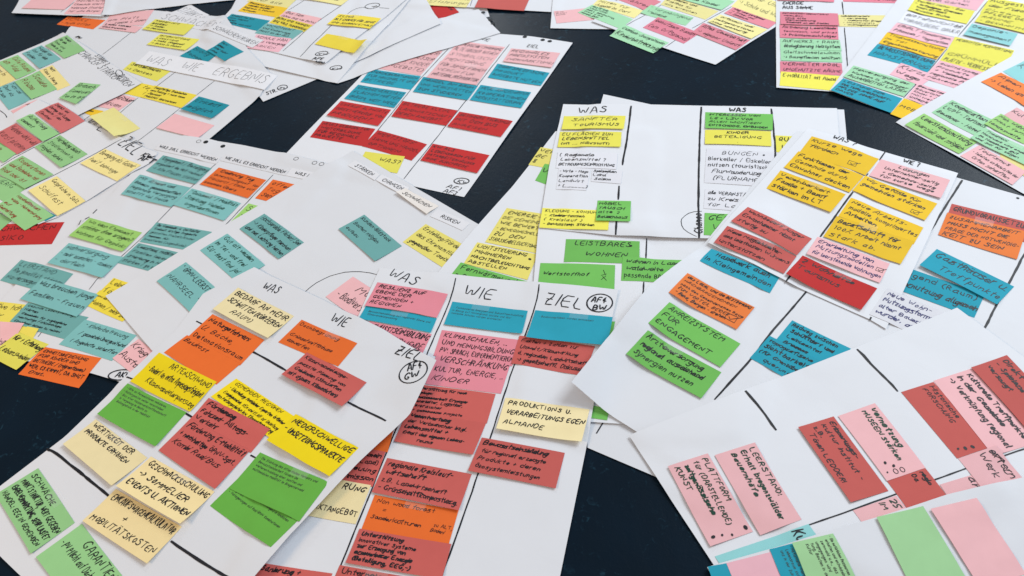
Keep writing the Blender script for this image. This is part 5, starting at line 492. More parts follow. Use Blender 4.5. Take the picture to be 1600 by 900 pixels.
{'k': 'N', 'col': 'y', 'quad': [[1.0374, 3.0395], [1.172, 2.8722], [1.0796, 2.7889], [0.95, 2.9368]], 'text': 'Natur Unter-\n-> Schule und Wald', 'w': 1.4, 'label': 'pale yellow card reading Natur Unter- Schule at the top right of centre', 'on': 'top'},
{'k': 'N', 'col': 'P', 'quad': [[0.9564, 2.931], [1.079, 2.7878], [1.0377, 2.7504], [0.9117, 2.8933]], 'text': 'Weg und genügend\n-> Sitzen und\n-> Spielplatz', 'w': 1.6, 'label': 'rose card reading Weg und genügend at the top right of centre', 'on': 'top'},
{'k': 'N', 'col': 'P', 'quad': [[0.821, 2.8407], [0.9522, 2.6862], [0.8866, 2.6315], [0.764, 2.782]], 'text': 'Altes Gewerbe hat\n-> eigener Umlauf', 'w': 1.6, 'label': 'rose card reading Altes Gewerbe hat at the top right of centre', 'on': 'top'},
{'k': 'N', 'col': 'y', 'quad': [[0.8953, 2.8871], [1.0326, 2.7459], [0.9582, 2.6917], [0.8376, 2.8427]], 'text': 'Ortskern und\nMehrgenerationen\nHaus nachhaltig', 'w': 1.8, 'label': 'pale yellow card reading Ortskern und Mehrgenerationen at the top right of centre', 'on': 'top'},
{'k': 'N', 'col': 'g', 'quad': [[0.5326, 2.8871], [0.6683, 2.7315], [0.6002, 2.6784], [0.4675, 2.8314]], 'text': 'Gemeinde-übergreifende\nKinderbetreuung', 'w': 1.6, 'label': 'mint card reading Gemeinde-übergreifende Kinderbetreuung jutting over the dark floor', 'on': 'dark'},
{'k': 'S', 'label': 'narrow sheet of stacked pink and mint cards headed ENERGIE AUS SONNE', 'quad': [[1.2116, 3.2428], [1.7022, 3.1175], [1.3251, 2.2177], [0.9556, 2.3798]], 'edges': {'bottom': [[1.1231, 2.3221]]}, 'lift': (), 'lines': [[[[1.3523, 2.8745], [1.3267, 2.7888]], 3], [[[1.298, 2.698], [1.2125, 2.4235]], 3], [[[1.5382, 2.8204], [1.507, 2.7187]], 3]], 'texts': [['ENERGIE', [1.1375, 2.9058], [1.2097, 2.8887], 0.02, 2.2], ['AUS SONNE', [1.1284, 2.8761], [1.2329, 2.8491], 0.02, 2.2]], 'rings': [], 'holes': []},
{'k': 'N', 'col': 'P3', 'quad': [[1.1528, 3.0221], [1.3485, 2.9576], [1.3229, 2.8794], [1.1265, 2.9358]], 'text': '', 'w': 1.5, 'label': 'pink card cut by the top edge above ENERGIE AUS SONNE'},
{'k': 'N', 'col': 'P3', 'quad': [[1.3894, 2.9781], [1.5787, 2.9131], [1.5441, 2.8156], [1.3568, 2.8767]], 'text': '\n\n- BEIM HAUS RAUM', 'w': 2, 'label': 'deep pink card reading BEIM HAUS RAUM on the ENERGIE sheet', 'on': 'son'},
{'k': 'N', 'col': 'P3', 'quad': [[1.1129, 2.8573], [1.3093, 2.7999], [1.2835, 2.7117], [1.0863, 2.7675]], 'text': 'REPARIEREN (BEHUTSAM)\nVERLEIH,\n  neue alte\n  Digitalisierung\n  Qualität an den Stellen', 'w': 1.8, 'label': 'deep pink card reading REPARIEREN BEHUTSAM VERLEIH on the ENERGIE sheet', 'on': 'son'},
{'k': 'N', 'col': 'y', 'quad': [[1.3081, 2.7906], [1.5001, 2.7358], [1.4662, 2.6567], [1.2829, 2.7113]], 'text': 'Individualverkehr\n  - car-sharing\n  - Mobilstation Bregenz\n  - Nachtbusnetz\n  - Umsteigebahnhof', 'w': 1.6, 'label': 'pale yellow card reading Individualverkehr car-sharing Mobilstation on the ENERGIE sheet', 'on': 'son'},
{'k': 'N', 'col': 'P3', 'quad': [[1.0835, 2.7684], [1.279, 2.7126], [1.2504, 2.6242], [1.0593, 2.6817]], 'text': 'Aktivierung Leerstände\ntechnisch, und privat\n-> Prämiennachfolger', 'w': 2, 'label': 'deep pink card reading Aktivierung Leerstände technisch on the ENERGIE sheet', 'on': 'son'},
{'k': 'N', 'col': 'g', 'quad': [[1.0577, 2.6765], [1.2546, 2.6234], [1.2352, 2.5499], [1.0366, 2.6029]], 'text': 'AUFMERKS. + RAUM\nÖkologisierung Heizsystem', 'w': 2, 'label': 'mint card reading AUFMERKS RAUM Ökologisierung on the ENERGIE sheet', 'on': 'son'},
{'k': 'N', 'col': 'g', 'quad': [[1.0375, 2.6052], [1.2332, 2.5512], [1.2131, 2.4804], [1.0174, 2.5338]], 'text': 'Gleitschneelawinen\n-> Baumpflanzen schützen', 'w': 1.8, 'label': 'mint card reading Gleitschneelawinen Baumpflanzen schützen on the ENERGIE sheet', 'on': 'son'},
{'k': 'N', 'col': 'P3', 'quad': [[1.0135, 2.5302], [1.2089, 2.4759], [1.1879, 2.4034], [0.9929, 2.46]], 'text': 'VERMIETER POOL\nUNGENUTZTE RÄUME', 'w': 1.8, 'label': 'deep pink card reading VERMIETER POOL UNGENUTZTE on the ENERGIE sheet', 'on': 'son'},
{'k': 'N', 'col': 'Y3', 'quad': [[0.9972, 2.4673], [1.1792, 2.4017], [1.131, 2.3232], [0.9686, 2.3878]], 'text': 'E-MOBILITÄT mit Abend\n', 'w': 2, 'label': 'lemon yellow card reading E-MOBILITÄT mit Abend on the ENERGIE sheet', 'on': 'son'},
{'k': 'S', 'label': 'sheet at the top right with white Biotop card and many yellow cards', 'quad': [[1.7269, 3.0555], [2.1831, 2.6199], [1.4127, 1.9781], [1.1161, 2.3267]], 'edges': {'bottom': [[1.2899, 2.1461]]}, 'lift': (), 'lines': [[[[1.8461, 2.7608], [1.7429, 2.654], [1.6442, 2.5565]], 2], [[[1.5808, 2.4939], [1.4652, 2.3727]], 2], [[[1.4016, 2.3126], [1.3272, 2.2385]], 2]], 'texts': [], 'rings': [], 'holes': []},
{'k': 'N', 'col': 'P2', 'quad': [[1.6552, 2.9161], [1.854, 2.7868], [1.7802, 2.7069], [1.607, 2.828]], 'text': '\nLandschaft zu\nBergtal Gärten', 'w': 1.6, 'label': 'pink card reading Landschaft zu Bergtal on the top right sheet', 'on': 'bio'},
{'k': 'N', 'col': 'L', 'quad': [[1.6111, 2.8346], [1.7741, 2.7054], [1.7088, 2.6275], [1.5485, 2.754]], 'text': 'Konflikt Natur - Bau\n- Ortseigene Grenzen\n  kein Erhalt\n  Quelle Ruhe', 'w': 2.4, 'label': 'lemon card reading Konflikt Natur Bau on the top right sheet', 'on': 'bio'},
{'k': 'N', 'col': 'W3', 'quad': [[1.5407, 2.7492], [1.7036, 2.6236], [1.6416, 2.5523], [1.4857, 2.6835]], 'text': 'BIOTOPINVENTAR\nVORARLBERG DAUER', 'w': 2, 'label': 'white card reading BIOTOPINVENTAR VORARLBERG DAUER on the top right sheet', 'on': 'bio', 'marks': [['ring', 0.9, 0.3, 0.009]]},
{'k': 'N', 'col': 'P2', 'quad': [[1.4811, 2.6821], [1.6328, 2.5532], [1.5844, 2.4981], [1.4288, 2.6264]], 'text': 'ERHALT Standortgem.\nPflanzen / Vegetation', 'w': 2, 'label': 'pink card reading ERHALT Standortgem Pflanzen on the top right sheet', 'on': 'bio'},
{'k': 'N', 'col': 'Y', 'quad': [[1.4261, 2.6295], [1.5795, 2.4973], [1.5183, 2.4332], [1.3696, 2.5635]], 'text': 'Trinkwassernutzung\nim Tal\nEigenkompostierung', 'w': 2, 'label': 'golden card reading Trinkwassernutzung im Tal on the top right sheet', 'on': 'bio'},
{'k': 'N', 'col': 'B', 'quad': [[1.3651, 2.5616], [1.5139, 2.4283], [1.4589, 2.3666], [1.3051, 2.4991]], 'text': 'BEWUSSTSEINSBILDUNG\nHAMSTERUNG', 'w': 2, 'label': 'blue card reading BEWUSSTSEINSBILDUNG HAMSTERUNG on the top right sheet', 'on': 'bio', 'marks': [['ring', 0.88, 0.8, 0.008]]},
{'k': 'N', 'col': 'P2', 'quad': [[1.3938, 2.4305], [1.4755, 2.3422], [1.4029, 2.2922], [1.3333, 2.3729]], 'text': 'Kurze\nWege', 'w': 2, 'label': 'pink card reading Kurze Wege on the top right sheet', 'on': 'bio'},
{'k': 'N', 'col': 'g', 'quad': [[1.2388, 2.4473], [1.3912, 2.3058], [1.3274, 2.243], [1.1827, 2.3885]], 'text': 'Nahversorgung der\nWohnen in Seelager\nAUSARBEITEN LASSEN', 'w': 2.4, 'label': 'mint card reading Nahversorgung der Wohnen on the top right sheet', 'on': 'bio'},
{'k': 'N', 'col': 'B', 'quad': [[1.1805, 2.3823], [1.321, 2.2351], [1.2591, 2.1726], [1.1162, 2.3198]], 'text': 'LEISTUNG DER\nKULTURLANDSCHAFT-\nPFLEGE SOWIE AUF\nDAUER', 'w': 2.2, 'label': 'blue card reading LEISTUNG DER KULTURLANDSCHAFT- on the top right sheet', 'on': 'bio'},
{'k': 'N', 'col': 'L', 'quad': [[1.8684, 2.7866], [2.036, 2.6569], [1.9518, 2.5581], [1.7848, 2.6897]], 'text': 'Ausgestaltung\nder Flächen\nEinsäen', 'w': 2.2, 'label': 'lemon card reading Ausgestaltung der Flächen on the top right sheet', 'on': 'bio'},
{'k': 'N', 'col': 'L', 'quad': [[1.8049, 2.7063], [1.9581, 2.582], [1.8818, 2.505], [1.7399, 2.6336]], 'text': 'PFLEGE DER\nRÄUME\n- BEKANNTHEIT', 'w': 2, 'label': 'lemon card reading PFLEGE DER RÄUME on the top right sheet', 'on': 'bio'},
{'k': 'N', 'col': 'T3', 'quad': [[1.7283, 2.6279], [1.8438, 2.5305], [1.7809, 2.4603], [1.6669, 2.5602]], 'text': 'Deponie-\nmanagement', 'w': 2.4, 'label': 'pale aqua card reading Deponie- management on the top right sheet', 'curl': 0.008, 'fs': 0.8, 'on': 'bio'},
{'k': 'N', 'col': 'L', 'quad': [[1.6377, 2.5589], [1.7848, 2.4356], [1.7256, 2.3633], [1.571, 2.477]], 'text': 'NEOPHYTEN VERWERTUNG\n\n', 'w': 2, 'label': 'lemon card reading NEOPHYTEN VERWERTUNG on the top right sheet', 'fs': 0.9, 'on': 'bio'},
{'k': 'N', 'col': 'L', 'quad': [[1.5773, 2.4854], [1.7235, 2.3645], [1.6467, 2.3031], [1.5244, 2.4252]], 'text': 'GRÜNMÜLL\nPLÄTZE - VERBESSERN', 'w': 2.2, 'label': 'lemon card reading GRÜNMÜLL PLÄTZE VERBESSERN on the top right sheet', 'on': 'bio'},
{'k': 'N', 'col': 'P2', 'quad': [[1.5262, 2.4273], [1.6629, 2.3009], [1.5634, 2.2034], [1.4288, 2.3361]], 'text': 'Qualitätssiegel\nProdukte\n+ Vereinbarung\nregionale Produkte\nNahversorger', 'w': 2, 'label': 'pink card reading Qualitätssiegel Produkte Vereinbarung on the top right sheet', 'on': 'bio'},
{'k': 'N', 'col': 'P2', 'quad': [[1.401, 2.3084], [1.5118, 2.2054], [1.4337, 2.1345], [1.3313, 2.2358]], 'text': 'Bewusstseins-\nBäuerliche und\nKinder + Jugend\nMülltrennung\nUnterricht', 'w': 1.8, 'label': 'pink card reading Bewusstseins- Bäuerliche und on the top right sheet', 'on': 'bio'},
{'k': 'N', 'col': 'Y', 'quad': [[1.3271, 2.2351], [1.422, 2.1356], [1.345, 2.0671], [1.2566, 2.1688]], 'text': 'MOBIL', 'w': 2.4, 'label': 'golden card reading MOBIL on the top right sheet', 'fs': 0.6, 'on': 'bio'},
{'k': 'S', 'label': 'sheet at the right edge with its pointed corner over the dark floor', 'quad': [[1.9371, 2.4983], [2.0464, 1.9347], [1.5024, 1.666], [1.2568, 2.1244]], 'edges': {'bottom': [[1.4663, 1.736], [1.367, 1.92]]}, 'lift': (), 'lines': [], 'texts': [], 'rings': [], 'holes': []},
{'k': 'N', 'col': 'T3', 'quad': [[1.7952, 2.3718], [1.8537, 2.2316], [1.737, 2.173], [1.687, 2.3183]], 'text': 'Kultur', 'w': 2, 'label': 'pale aqua card reading Kultur on the right edge sheet', 'on': 'rt'},
{'k': 'N', 'col': 'O2', 'quad': [[1.6771, 2.3119], [1.7594, 2.1555], [1.6723, 2.1033], [1.5925, 2.2716]], 'text': 'Alpen\n-> Leben am Ufer', 'w': 2, 'label': 'orange card reading Alpen Leben am on the right edge sheet', 'fs': 0.8, 'on': 'rt'},
{'k': 'N', 'col': 'g', 'quad': [[1.4649, 2.1961], [1.5392, 2.0733], [1.4578, 2.0034], [1.3782, 2.1473]], 'text': 'Kooperation\nLV/PV - Tourismus\nBewohner - Hotel', 'w': 2, 'label': 'mint card reading Kooperation LV PV on the right edge sheet', 'on': 'rt'},
{'k': 'N', 'col': 'p', 'quad': [[1.6379, 2.1238], [1.6843, 2.0322], [1.6234, 2.0005], [1.5827, 2.0936]], 'text': 'Kultur', 'w': 2, 'label': 'pink card reading Kultur on the right edge sheet', 'on': 'rt'},
{'k': 'N', 'col': 'G3', 'quad': [[1.5755, 2.0997], [1.6384, 1.9822], [1.5701, 1.9448], [1.5031, 2.0584]], 'text': 'Nah Wohnen\nnicht fern\nlandesweite', 'w': 1.8, 'label': 'light green card reading Nah Wohnen nicht on the right edge sheet', 'on': 'rt'},
{'k': 'N', 'col': 'y4', 'quad': [[1.4998, 1.9394], [1.5602, 1.8576], [1.5044, 1.802], [1.4611, 1.8728]], 'text': '', 'w': 1.5, 'label': 'pale yellow sliver beneath the mint card at the right edge'},
{'k': 'N', 'col': 'G3', 'quad': [[1.3542, 2.1471], [1.4444, 1.9774], [1.3712, 1.9361], [1.2764, 2.1029]], 'text': 'Leerstandsnutzung\nfinanziell und möglich', 'w': 2, 'label': 'light green card reading Leerstandsnutzung finanziell und on the right edge sheet', 'on': 'rt'},
{'k': 'N', 'col': 'p', 'quad': [[1.4454, 1.9651], [1.5152, 1.8225], [1.4533, 1.7757], [1.3704, 1.9263]], 'text': 'Tourismus\n- Toiletten an besetzten der\n  Orten schaffen', 'w': 1.6, 'label': 'pink card reading Tourismus Toiletten an on the right edge sheet', 'on': 'rtd'},
{'k': 'N', 'col': 'g', 'quad': [[1.4992, 2.04], [1.5986, 1.8801], [1.5315, 1.8379], [1.431, 1.9976]], 'text': 'Tradition!\nHandwerk wird anders\nim Handwerk gut\nund soll für zeigen', 'w': 2, 'label': 'mint card reading Tradition Handwerk wird on the right edge sheet', 'on': 'rt'},
{'k': 'S', 'label': 'large sheet across the bottom right with pink and brick cards set sideways', 'quad': [[1.1022, 1.3496], [1.3535, 0.839], [0.4027, 0.5892], [0.2279, 1.0892]], 'edges': {'left': [[0.4258, 1.1478]]}, 'lift': (), 'lines': [[[[0.8177, 1.2567], [0.8628, 1.1258]], 5], [[[0.5195, 1.1698], [0.5418, 1.1149], [0.558, 1.0592]], 5], [[[0.4359, 0.7931], [0.4643, 0.7995], [0.609, 0.8336], [0.7577, 0.8686], [0.8503, 0.8904], [0.9209, 0.9063], [1.0196, 0.9299], [1.1294, 0.9527]], 2.6]], 'texts': [], 'rings': [], 'holes': []},
{'k': 'N', 'col': 'p', 'quad': [[0.3918, 1.0167], [0.4399, 0.823], [0.3446, 0.8004], [0.2975, 0.9959]], 'text': 'PLATTFORM\nfür (DARSTELLENDE)\nzeitgenössische\nKUNST', 'w': 3, 'label': 'pink card reading PLATTFORM für DARSTELLENDE in green ink on the bottom right sheet', 'ink': 'g', 'fs': 0.95, 'on': 'pl', 'marks': [['dot', 0.93, 0.1, 0.007], ['dot', 0.96, 0.45, 0.004], ['dot', 0.93, 0.65, 0.004], ['dot', 0.92, 0.85, 0.006]]},
{'k': 'N', 'col': 'p', 'quad': [[0.5016, 1.0303], [0.5452, 0.8351], [0.4521, 0.8125], [0.4054, 1.0092]], 'text': 'LEERSTAND:\nErhalt bregenzwälder\nBauernhöfe\n', 'w': 3, 'label': 'pink card reading LEERSTAND Erhalt bregenzwälder in green ink on the bottom right sheet', 'ink': 'g', 'on': 'pl'},
{'k': 'N', 'col': 'r', 'quad': [[0.6973, 1.0783], [0.7452, 0.878], [0.6573, 0.8599], [0.6082, 1.0575]], 'text': 'Erinnerungs-\nkultur Institut -\nz.B. \n  Tönen LEDDERI', 'w': 2.8, 'label': 'brick red card reading Erinnerungs- kultur Institut on the bottom right sheet', 'on': 'pl'},
{'k': 'N', 'col': 'p', 'quad': [[0.8002, 1.0996], [0.8421, 0.9208], [0.7508, 0.9009], [0.7072, 1.0774]], 'text': 'Vernetzung\nMUSEEN stärken\n\n', 'w': 3, 'label': 'pink card reading Vernetzung MUSEEN stärken in green ink on the bottom right sheet', 'ink': 'g', 'on': 'pl', 'marks': [['dot', 0.78, 0.75, 0.005], ['dot', 0.85, 0.62, 0.005], ['ring', 0.93, 0.5, 0.006], ['ring', 0.92, 0.66, 0.006], ['dot', 0.9, 0.85, 0.003]]},
{'k': 'N', 'col': 'p', 'quad': [[0.7563, 0.865], [0.7725, 0.8091], [0.6713, 0.7851], [0.6562, 0.8424]], 'text': '25\nIM\n\n', 'w': 3, 'label': 'pink card reading 25 IM in green ink on the bottom right sheet', 'ink': 'g', 'on': 'pl'},
{'k': 'N', 'col': 'r', 'quad': [[0.8415, 0.9199], [0.862, 0.8269], [0.7724, 0.8065], [0.7513, 0.901]], 'text': 'regio\nDa  \n\n', 'w': 3, 'label': 'brick red card reading regio Da on the bottom right sheet', 'fs': 0.9, 'on': 'pl'},
{'k': 'N', 'col': 'r', 'quad': [[0.952, 1.1377], [0.9962, 0.9512], [0.9158, 0.9331], [0.8691, 1.1203]], 'text': 'Historische\nFORSCHUNG\n\n', 'w': 2.2, 'label': 'brick red card reading Historische FORSCHUNG on the bottom right sheet', 'on': 'pl', 'marks': [['dot', 0.93, 0.4, 0.006], ['dot', 0.92, 0.6, 0.006], ['dot', 0.9, 0.78, 0.004]]},
{'k': 'N', 'col': 'p', 'quad': [[1.0534, 1.1634], [1.104, 0.9519], [0.993, 0.9307], [0.9535, 1.1411]], 'text': 'Kulturelle Treffpunkte\nin der Gemeinde\n-> Verknüpfung regional\n', 'w': 2.6, 'label': 'pink card reading Kulturelle Treffpunkte in on the bottom right sheet', 'on': 'pl'},
{'k': 'N', 'col': 'r', 'quad': [[1.1499, 1.1896], [1.1959, 0.9885], [1.1017, 0.957], [1.0516, 1.1642]], 'text': 'Direkt\n- Spielend\nversorgt\n', 'w': 2.8, 'label': 'brick red card reading Direkt Spielend versorgt on the bottom right sheet', 'on': 'pl'},
{'k': 'N', 'col': 'p', 'quad': [[0.9618, 0.8966], [0.9693, 0.8392], [0.8598, 0.8208], [0.8543, 0.8773]], 'text': 'Nah\nan\n\n', 'w': 3, 'label': 'pink card reading Nah an on the bottom right sheet', 'on': 'pl'},
{'k': 'N', 'col': 'p', 'quad': [[1.0102, 0.9533], [1.0324, 0.8625], [0.9372, 0.8433], [0.9181, 0.9328]], 'text': 'extern\nWerk\n', 'w': 2, 'label': 'pink card reading extern Werk on the bottom right sheet', 'on': 'pl'},
{'k': 'N', 'col': 'T3', 'quad': [[0.5559, 0.8234], [0.5772, 0.7523], [0.3711, 0.7126], [0.3488, 0.779]], 'text': 'Kultur\n\n', 'w': 3, 'label': 'long pale teal card showing above the corner sheet, bottom right'},
{'k': 'S', 'label': 'sheet at the bottom right corner with a pale green and a pink blank card', 'quad': [[0.3279, 0.7577], [1.183, 0.8967], [1.1771, 0.5595], [0.3726, 0.5689]], 'edges': {'top': [[0.5279, 0.7903], [0.698, 0.8194], [0.8592, 0.8509], [1.0322, 0.8711]]}, 'lift': (), 'lines': [], 'texts': [], 'rings': [], 'holes': []},
{'k': 'N', 'col': 'B', 'quad': [[0.3674, 0.76], [0.3712, 0.6987], [0.3319, 0.6951], [0.3284, 0.7569]], 'text': '', 'w': 1.5, 'label': 'blue card corner at the left tip of the bottom right sheet'},
{'k': 'N', 'col': 'P2', 'quad': [[0.4698, 0.7739], [0.4785, 0.7086], [0.3761, 0.6947], [0.3675, 0.7602]], 'text': '', 'w': 1.5, 'label': 'blank pink card between two blue ones at the bottom edge'},
{'k': 'N', 'col': 'B', 'quad': [[0.5102, 0.7841], [0.5207, 0.7027], [0.4689, 0.6965], [0.4611, 0.7786]], 'text': '- Naturnahe Vielfalt\n  Lebensraum sichern\n  uns in der Zukunft', 'w': 0.9, 'label': 'blue card with small print left of the pale green print card'},
{'k': 'N', 'col': 'g3b', 'quad': [[0.5964, 0.7947], [0.6096, 0.7026], [0.5157, 0.6941], [0.5079, 0.7836]], 'text': '- Die natürlichen Ressourcen\n  erhalten und entwickeln\n  zernwald u.a., das\n  umgegangen wird\n  tung, Bauten in der\n  Kultur', 'w': 1.1, 'label': 'pale green card with small print at the bottom edge'},
{'k': 'N', 'col': 'g3b', 'quad': [[0.7982, 0.8316], [0.8204, 0.6698], [0.7071, 0.6578], [0.6946, 0.8178]], 'text': '', 'w': 1.5, 'label': 'large blank pale green card at the bottom right'},
{'k': 'N', 'col': 'p', 'quad': [[0.9114, 0.8349], [0.9365, 0.6699], [0.8367, 0.6552], [0.809, 0.8221]], 'text': '', 'w': 1.5, 'label': 'large blank pink card at the bottom right corner'}]
ON={'kw': 'on the pink, blue and red sheet', 'plus': 'on the plus sign sheet', 'erg': 'on the ERGEBNIS sheet', 'ch': 'on the CHANCEN sheet', 'left': 'at the left edge', 'soll': 'on the teal card sheet', 'floor': 'overhanging the dark floor, lower left', 'ziel': 'on the left ZIEL sheet', 'swot': 'on the SCHWÄCHEN RISIKEN sheet', 'eng': 'left of the big WAS sheet', 'wohn': 'below the big WAS sheet', 'was': 'on the big WAS sheet', 'bw': 'on the AF4 BW sheet', 'gw': 'on the AF4 GW sheet', 'anr': 'on the rolled-edge sheet', 'q': 'on the WAS? WIE? sheet', 'top': 'at the top right of centre', 'dark': 'jutting over the dark floor', 'son': 'on the ENERGIE sheet', 'bio': 'on the top right sheet', 'rt': 'on the right edge sheet', 'rtd': 'on the right edge sheet', 'pl': 'on the bottom right sheet'}

# ------------------------------------------------------------------ the floor
g=mesh('floor',[(-9,-4,0),(9,-4,0),(9,12,0),(-9,12,0)],[(0,1,2,3)],floor_mat()); g['kind']='structure'
simulate(ITEMS)
def build_sheet(it,rng):
    t,r,b,l=it['sides']; Fz=it['F']
    nu=max(8,int(np.hypot(*(t[-1]-t[0]))/.014)); nv=max(8,int(np.hypot(*(l[-1]-l[0]))/.014))
    u=np.linspace(0,1,nu+1); v=np.linspace(0,1,nv+1)
    T=along(t,u);B=along(b,u);Lf=along(l,v);Rt=along(r,v)
    U,V=np.meshgrid(u,v); U=U[...,None];V=V[...,None]
    P=(1-V)*T[None]+V*B[None]+(1-U)*Lf[:,None]+U*Rt[:,None]-((1-U)*(1-V)*t[0]+U*(1-V)*t[-1]+(1-U)*V*b[0]+U*V*b[-1])
    X=P[...,0];Y=P[...,1]; Z=Fz.z(X,Y)
    V3=np.c_[X.ravel(),Y.ravel(),Z.ravel()]
    vv,ff=skirt([tuple(p) for p in V3],gridfaces(nu,nv),nu,nv,.0003)
    o=place('paper_sheet',vv,ff,SHEET); tag(o,it['label'],'sheet','flip chart sheets spread over the floor')
    for P,w in it['lines']:
        k_=Ink(); P=np.array(P); Q=[P[0]]
        for a,c in zip(P[:-1],P[1:]):
            n=max(1,int(np.hypot(*(c-a))/.06)); Q+= [a+(c-a)*s/n for s in range(1,n+1)]
        Q=np.array(Q); Q=chaikin(Q); Q=Q+np.array([[rng.gauss(0,.0004),rng.gauss(0,.0004)] for _ in Q])
        k_.stroke(Q,w*.00066,Fz.z,.0005,rng); k_.build('ruled_line',INK['k'],o)
    for tx,a,c,h,w in it['texts']:
        a=np.array(a);c=np.array(c); e=c-a; L=np.hypot(*e); e/=L; n=np.array([-e[1],e[0]])
        st,wd=layout(tx,rng,.5); k_=Ink()
        for S_ in st: k_.stroke(a+np.outer(S_[:,0]*L/wd,e)+np.outer(S_[:,1]*h,n),w*.0009,Fz.z,.0005,rng)
        k_.build('heading',INK['k'],o)
    for c,rx,ry,a,w in it['rings']:
        k_=Ink(); th=np.linspace(.4,6.9,26)
        Q=[(c[0]+rx*math.cos(q)*math.cos(a)-ry*math.sin(q)*math.sin(a),c[1]+rx*math.cos(q)*math.sin(a)+ry*math.sin(q)*math.cos(a)) for q in th]
        k_.stroke(Q,w*.0009,Fz.z,.0005,rng); k_.build('circled_mark',INK['k'],o)
    for c,kd,rr in it['holes']:
        k_=Ink()
        if kd=='dark': k_.disc(c,.0085*rr,.0085*rr,0,Fz.z,.0004); k_.build('punched_hole',HOLE,o)
        else:
            k_.stroke([(c[0]+.008*math.cos(q),c[1]+.008*math.sin(q)) for q in np.linspace(0,6.3,16)],.0008,Fz.z,.0004); k_.build('punched_hole',INK['k'],o)
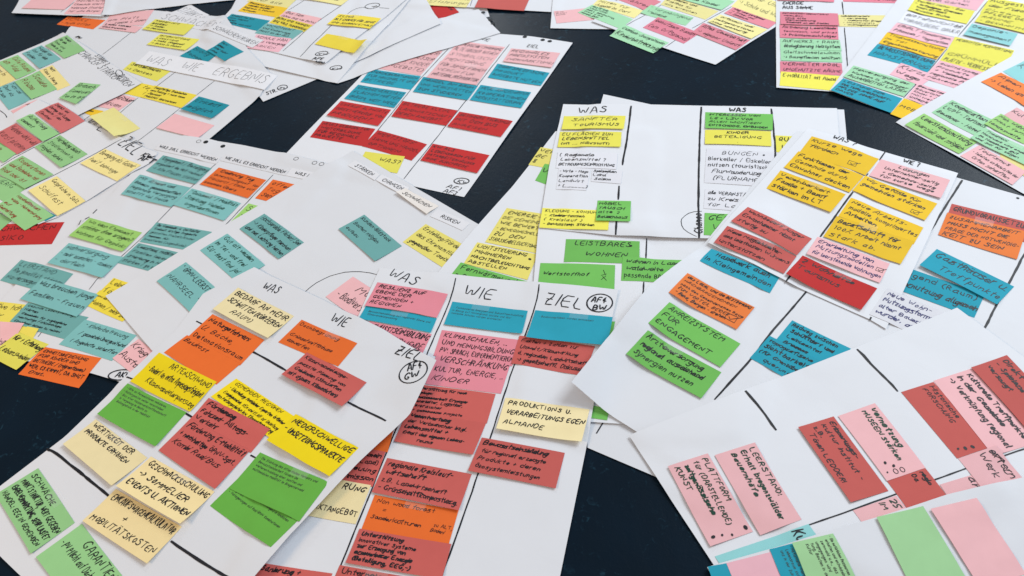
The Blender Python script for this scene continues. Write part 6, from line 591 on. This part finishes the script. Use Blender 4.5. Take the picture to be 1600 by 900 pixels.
def build_card(it,rng):
    q=np.array(it['quad']); TL,TR,BR,BL=q; Fz=it['F']
    W=(np.hypot(*(TR-TL))+np.hypot(*(BR-BL)))/2; H=(np.hypot(*(BL-TL))+np.hypot(*(BR-TR)))/2
    e=(TR-TL)/np.hypot(*(TR-TL)); n=(BL-TL)/np.hypot(*(BL-TL)); M=np.linalg.inv(np.array([TR-TL,BL-TL]).T)
    curl=it.get('curl'); strip=it.get('kind')=='strip'
    if it['col']=='W3' or (strip and it['label'].startswith('printed') and curl is None): curl=.0002
    if curl is None: curl=(rng.uniform(.001,.0034) if it['free'] else 0)*( .5 if strip else 1)
    elif not it['free']: curl=0
    elif curl<.013: curl*=.55
    c1=curl*rng.uniform(.4,1.5); c2=curl*rng.uniform(.4,1.5); mid=curl*rng.uniform(.5,1.0); side_=curl>=.02
    lam=rng.uniform(-.3,.3)
    def zf(x,y):
        x=np.asarray(x,float);y=np.asarray(y,float); d0=x-TL[0];d1=y-TL[1]
        u=np.clip(M[0,0]*d0+M[0,1]*d1,0,1.05); v=np.clip(M[1,0]*d0+M[1,1]*d1,0,1.05)
        z=Fz.z(x,y)
        if curl:
            if side_: z=z+curl*np.clip((u-.6)/.4,0,1)**2*(.35+.65*(1-v))
            else: z=z+v**2*(c1*(1-u)**2+c2*u**2+mid*2*u*(1-u))
            z=z+min(curl,.008)*.1*(1+np.sin(u*6.28+lam*6))*v
        return z
    nu=max(3,int(W/.015)); nv=max(3,int(H/.012))
    u=np.linspace(0,1,nu+1);v=np.linspace(0,1,nv+1); U,V=np.meshgrid(u,v)
    bow=.0012*lam*3
    P=(1-V)[...,None]*((1-U)[...,None]*TL+U[...,None]*TR)+V[...,None]*((1-U)[...,None]*BL+U[...,None]*BR)
    P=P+((U*(1-U)*4*bow)[...,None])*n
    X=P[...,0];Y=P[...,1];Z=zf(X,Y)
    vv,ff=skirt([tuple(p) for p in np.c_[X.ravel(),Y.ravel(),Z.ravel()]],gridfaces(nu,nv),nu,nv,.0004)
    o=place('header_strip' if strip else 'note_card',vv,ff,CM[it['col']])
    tag(o,it['label'],'strip' if strip else 'card','header strips' if strip else 'coloured cards '+ON.get(it.get('on'),'among the sheets'))
    lines=it['text'].split('\n') if it['text'] else []
    ink=Ink(); thin=it['w']<=1.4; printed=it['w']<=1.1 or strip and it['label'].startswith('printed')
    if lines:
        nl=len(lines); top=.06*H; pitch=(H*.90)/max(nl,2 if not strip else 1); cap=pitch*.54*it.get('fs',1.0); cap=min(cap,.026 if not strip else .06)
        if strip: cap=min(cap,H*.62)
        if strip and printed: cap=min(cap,.0135)
        if printed and not strip: cap=min(cap,.0058); pitch=min(pitch,.0105)
        for li,s in enumerate(lines):
            if not s.strip(): continue
            lead=(len(s)-len(s.lstrip()))*cap*.5
            st,wd=layout(s.strip(),rng,.1 if printed else .5 if strip else 1.0)
            lw=wd*cap; room=W*.92-lead; sx=1.0
            if lw>room: sx=max(room/lw,.3)
            elif lw<room*.8 and strip and not printed: sx=min(room*.95/lw,2.2)
            elif lw<room*.8 and not printed: sx=min(room*.82/lw,1.22)
            if lw*sx>room: cap2=cap*room/(lw*sx)
            else: cap2=cap
            cx=cap*sx
            if lw*cx/cap>room: cx=room/wd
            ll=wd*cx
            x0=W*.04+lead+(0 if printed else rng.uniform(0,.02)*W)
            if it.get('al')=='c' or strip: x0=max(W*.04,(W-ll)/2+lead*.4)
            if it.get('al')=='r': x0=W*.95-ll
            y0=top+li*pitch+cap2*1.12
            if nl==1 and not strip: y0=H*.48
            if strip: y0=H*.5+cap2*.45
            rot=0 if printed else rng.uniform(-.018,.018)
            hw=min(it['w'],2.0+(it['w']-2)*.4)*.0006*min(1.0,cap2/.011+.3)
            if not printed: hw*=rng.uniform(.8,1.25); cap2*=rng.uniform(.85,1.1)
            if printed: hw=it['w']*(.00045 if not strip else .0006)
            for S_ in st:
                xx=x0+S_[:,0]*cx; yy=y0-S_[:,1]*cap2+rot*S_[:,0]*cx
                ink.stroke(TL+np.outer(xx,e)+np.outer(yy,n),hw,zf,.00045,None if printed else rng)
    o2=ink.build('printed_text' if printed else 'writing',PRINT if (printed and not strip) else INK[it.get('ink','k')],o)
    mk=Ink()
    for m_ in it.get('marks',[]):
        c=TL+e*W*m_[1]+n*H*m_[2]; s=m_[3]
        if m_[0]=='dot': mk.disc(c,s*.8,s*.6,rng.uniform(0,3),zf)
        elif m_[0]=='ring': mk.stroke([c+e*s*math.cos(a)+n*s*.75*math.sin(a) for a in np.linspace(0,6.5,18)],.0008,zf,.0005)
        elif m_[0]=='check':
            mk.stroke([c+e*a*s+n*b*s for a,b in ((-1,-.6),(.7,-.7),(.8,.7),(-1,.6),(-1,-.7))],.0009,zf,.0005); mk.stroke([c+e*a*s+n*b*s for a,b in ((-.5,0),(-.1,.4),(1.3,-1.0))],.0011,zf,.0005)
        elif m_[0]=='hash':
            for P in (((-.2,-1),(.3,-.1)),((-.6,0),(.5,-.3)),((-.3,.2),(.6,.9)),((.4,.1),(-.6,.8))): mk.stroke([c+e*a*s*.6+n*b*s for a,b in P],.001,zf,.0005)
        elif m_[0]=='txt':
            st,wd=layout(m_[4],rng)
            for S_ in st: mk.stroke(c+np.outer(S_[:,0]*s,e)-np.outer(S_[:,1]*s,n),.0006,zf)
    mk.build('marker_mark',INK['k'],o)
    if it.get('tape') or (not strip and it['free'] and rng.random()<.25 and W>.15):
        s=Ink(); tw,th=.024,.014
        c=TL+e*W*rng.uniform(.35,.65)+n*(.004)
        uu=np.linspace(-1,1,5); V_=[];
        for b in (-1,0,1):
            for a in uu:
                p=c+e*a*tw+n*b*th; V_.append(p)
        V_=np.array(V_); zz=np.maximum(zf(V_[:,0],V_[:,1]),0)+.0013
        mesh('clear_tape',np.c_[V_,zz],gridfaces(4,2),TAPE,o)
for idx,it in enumerate(ITEMS):
    rng=random.Random(1000+idx)
    (build_sheet if it['k']=='S' else build_card)(it,rng)
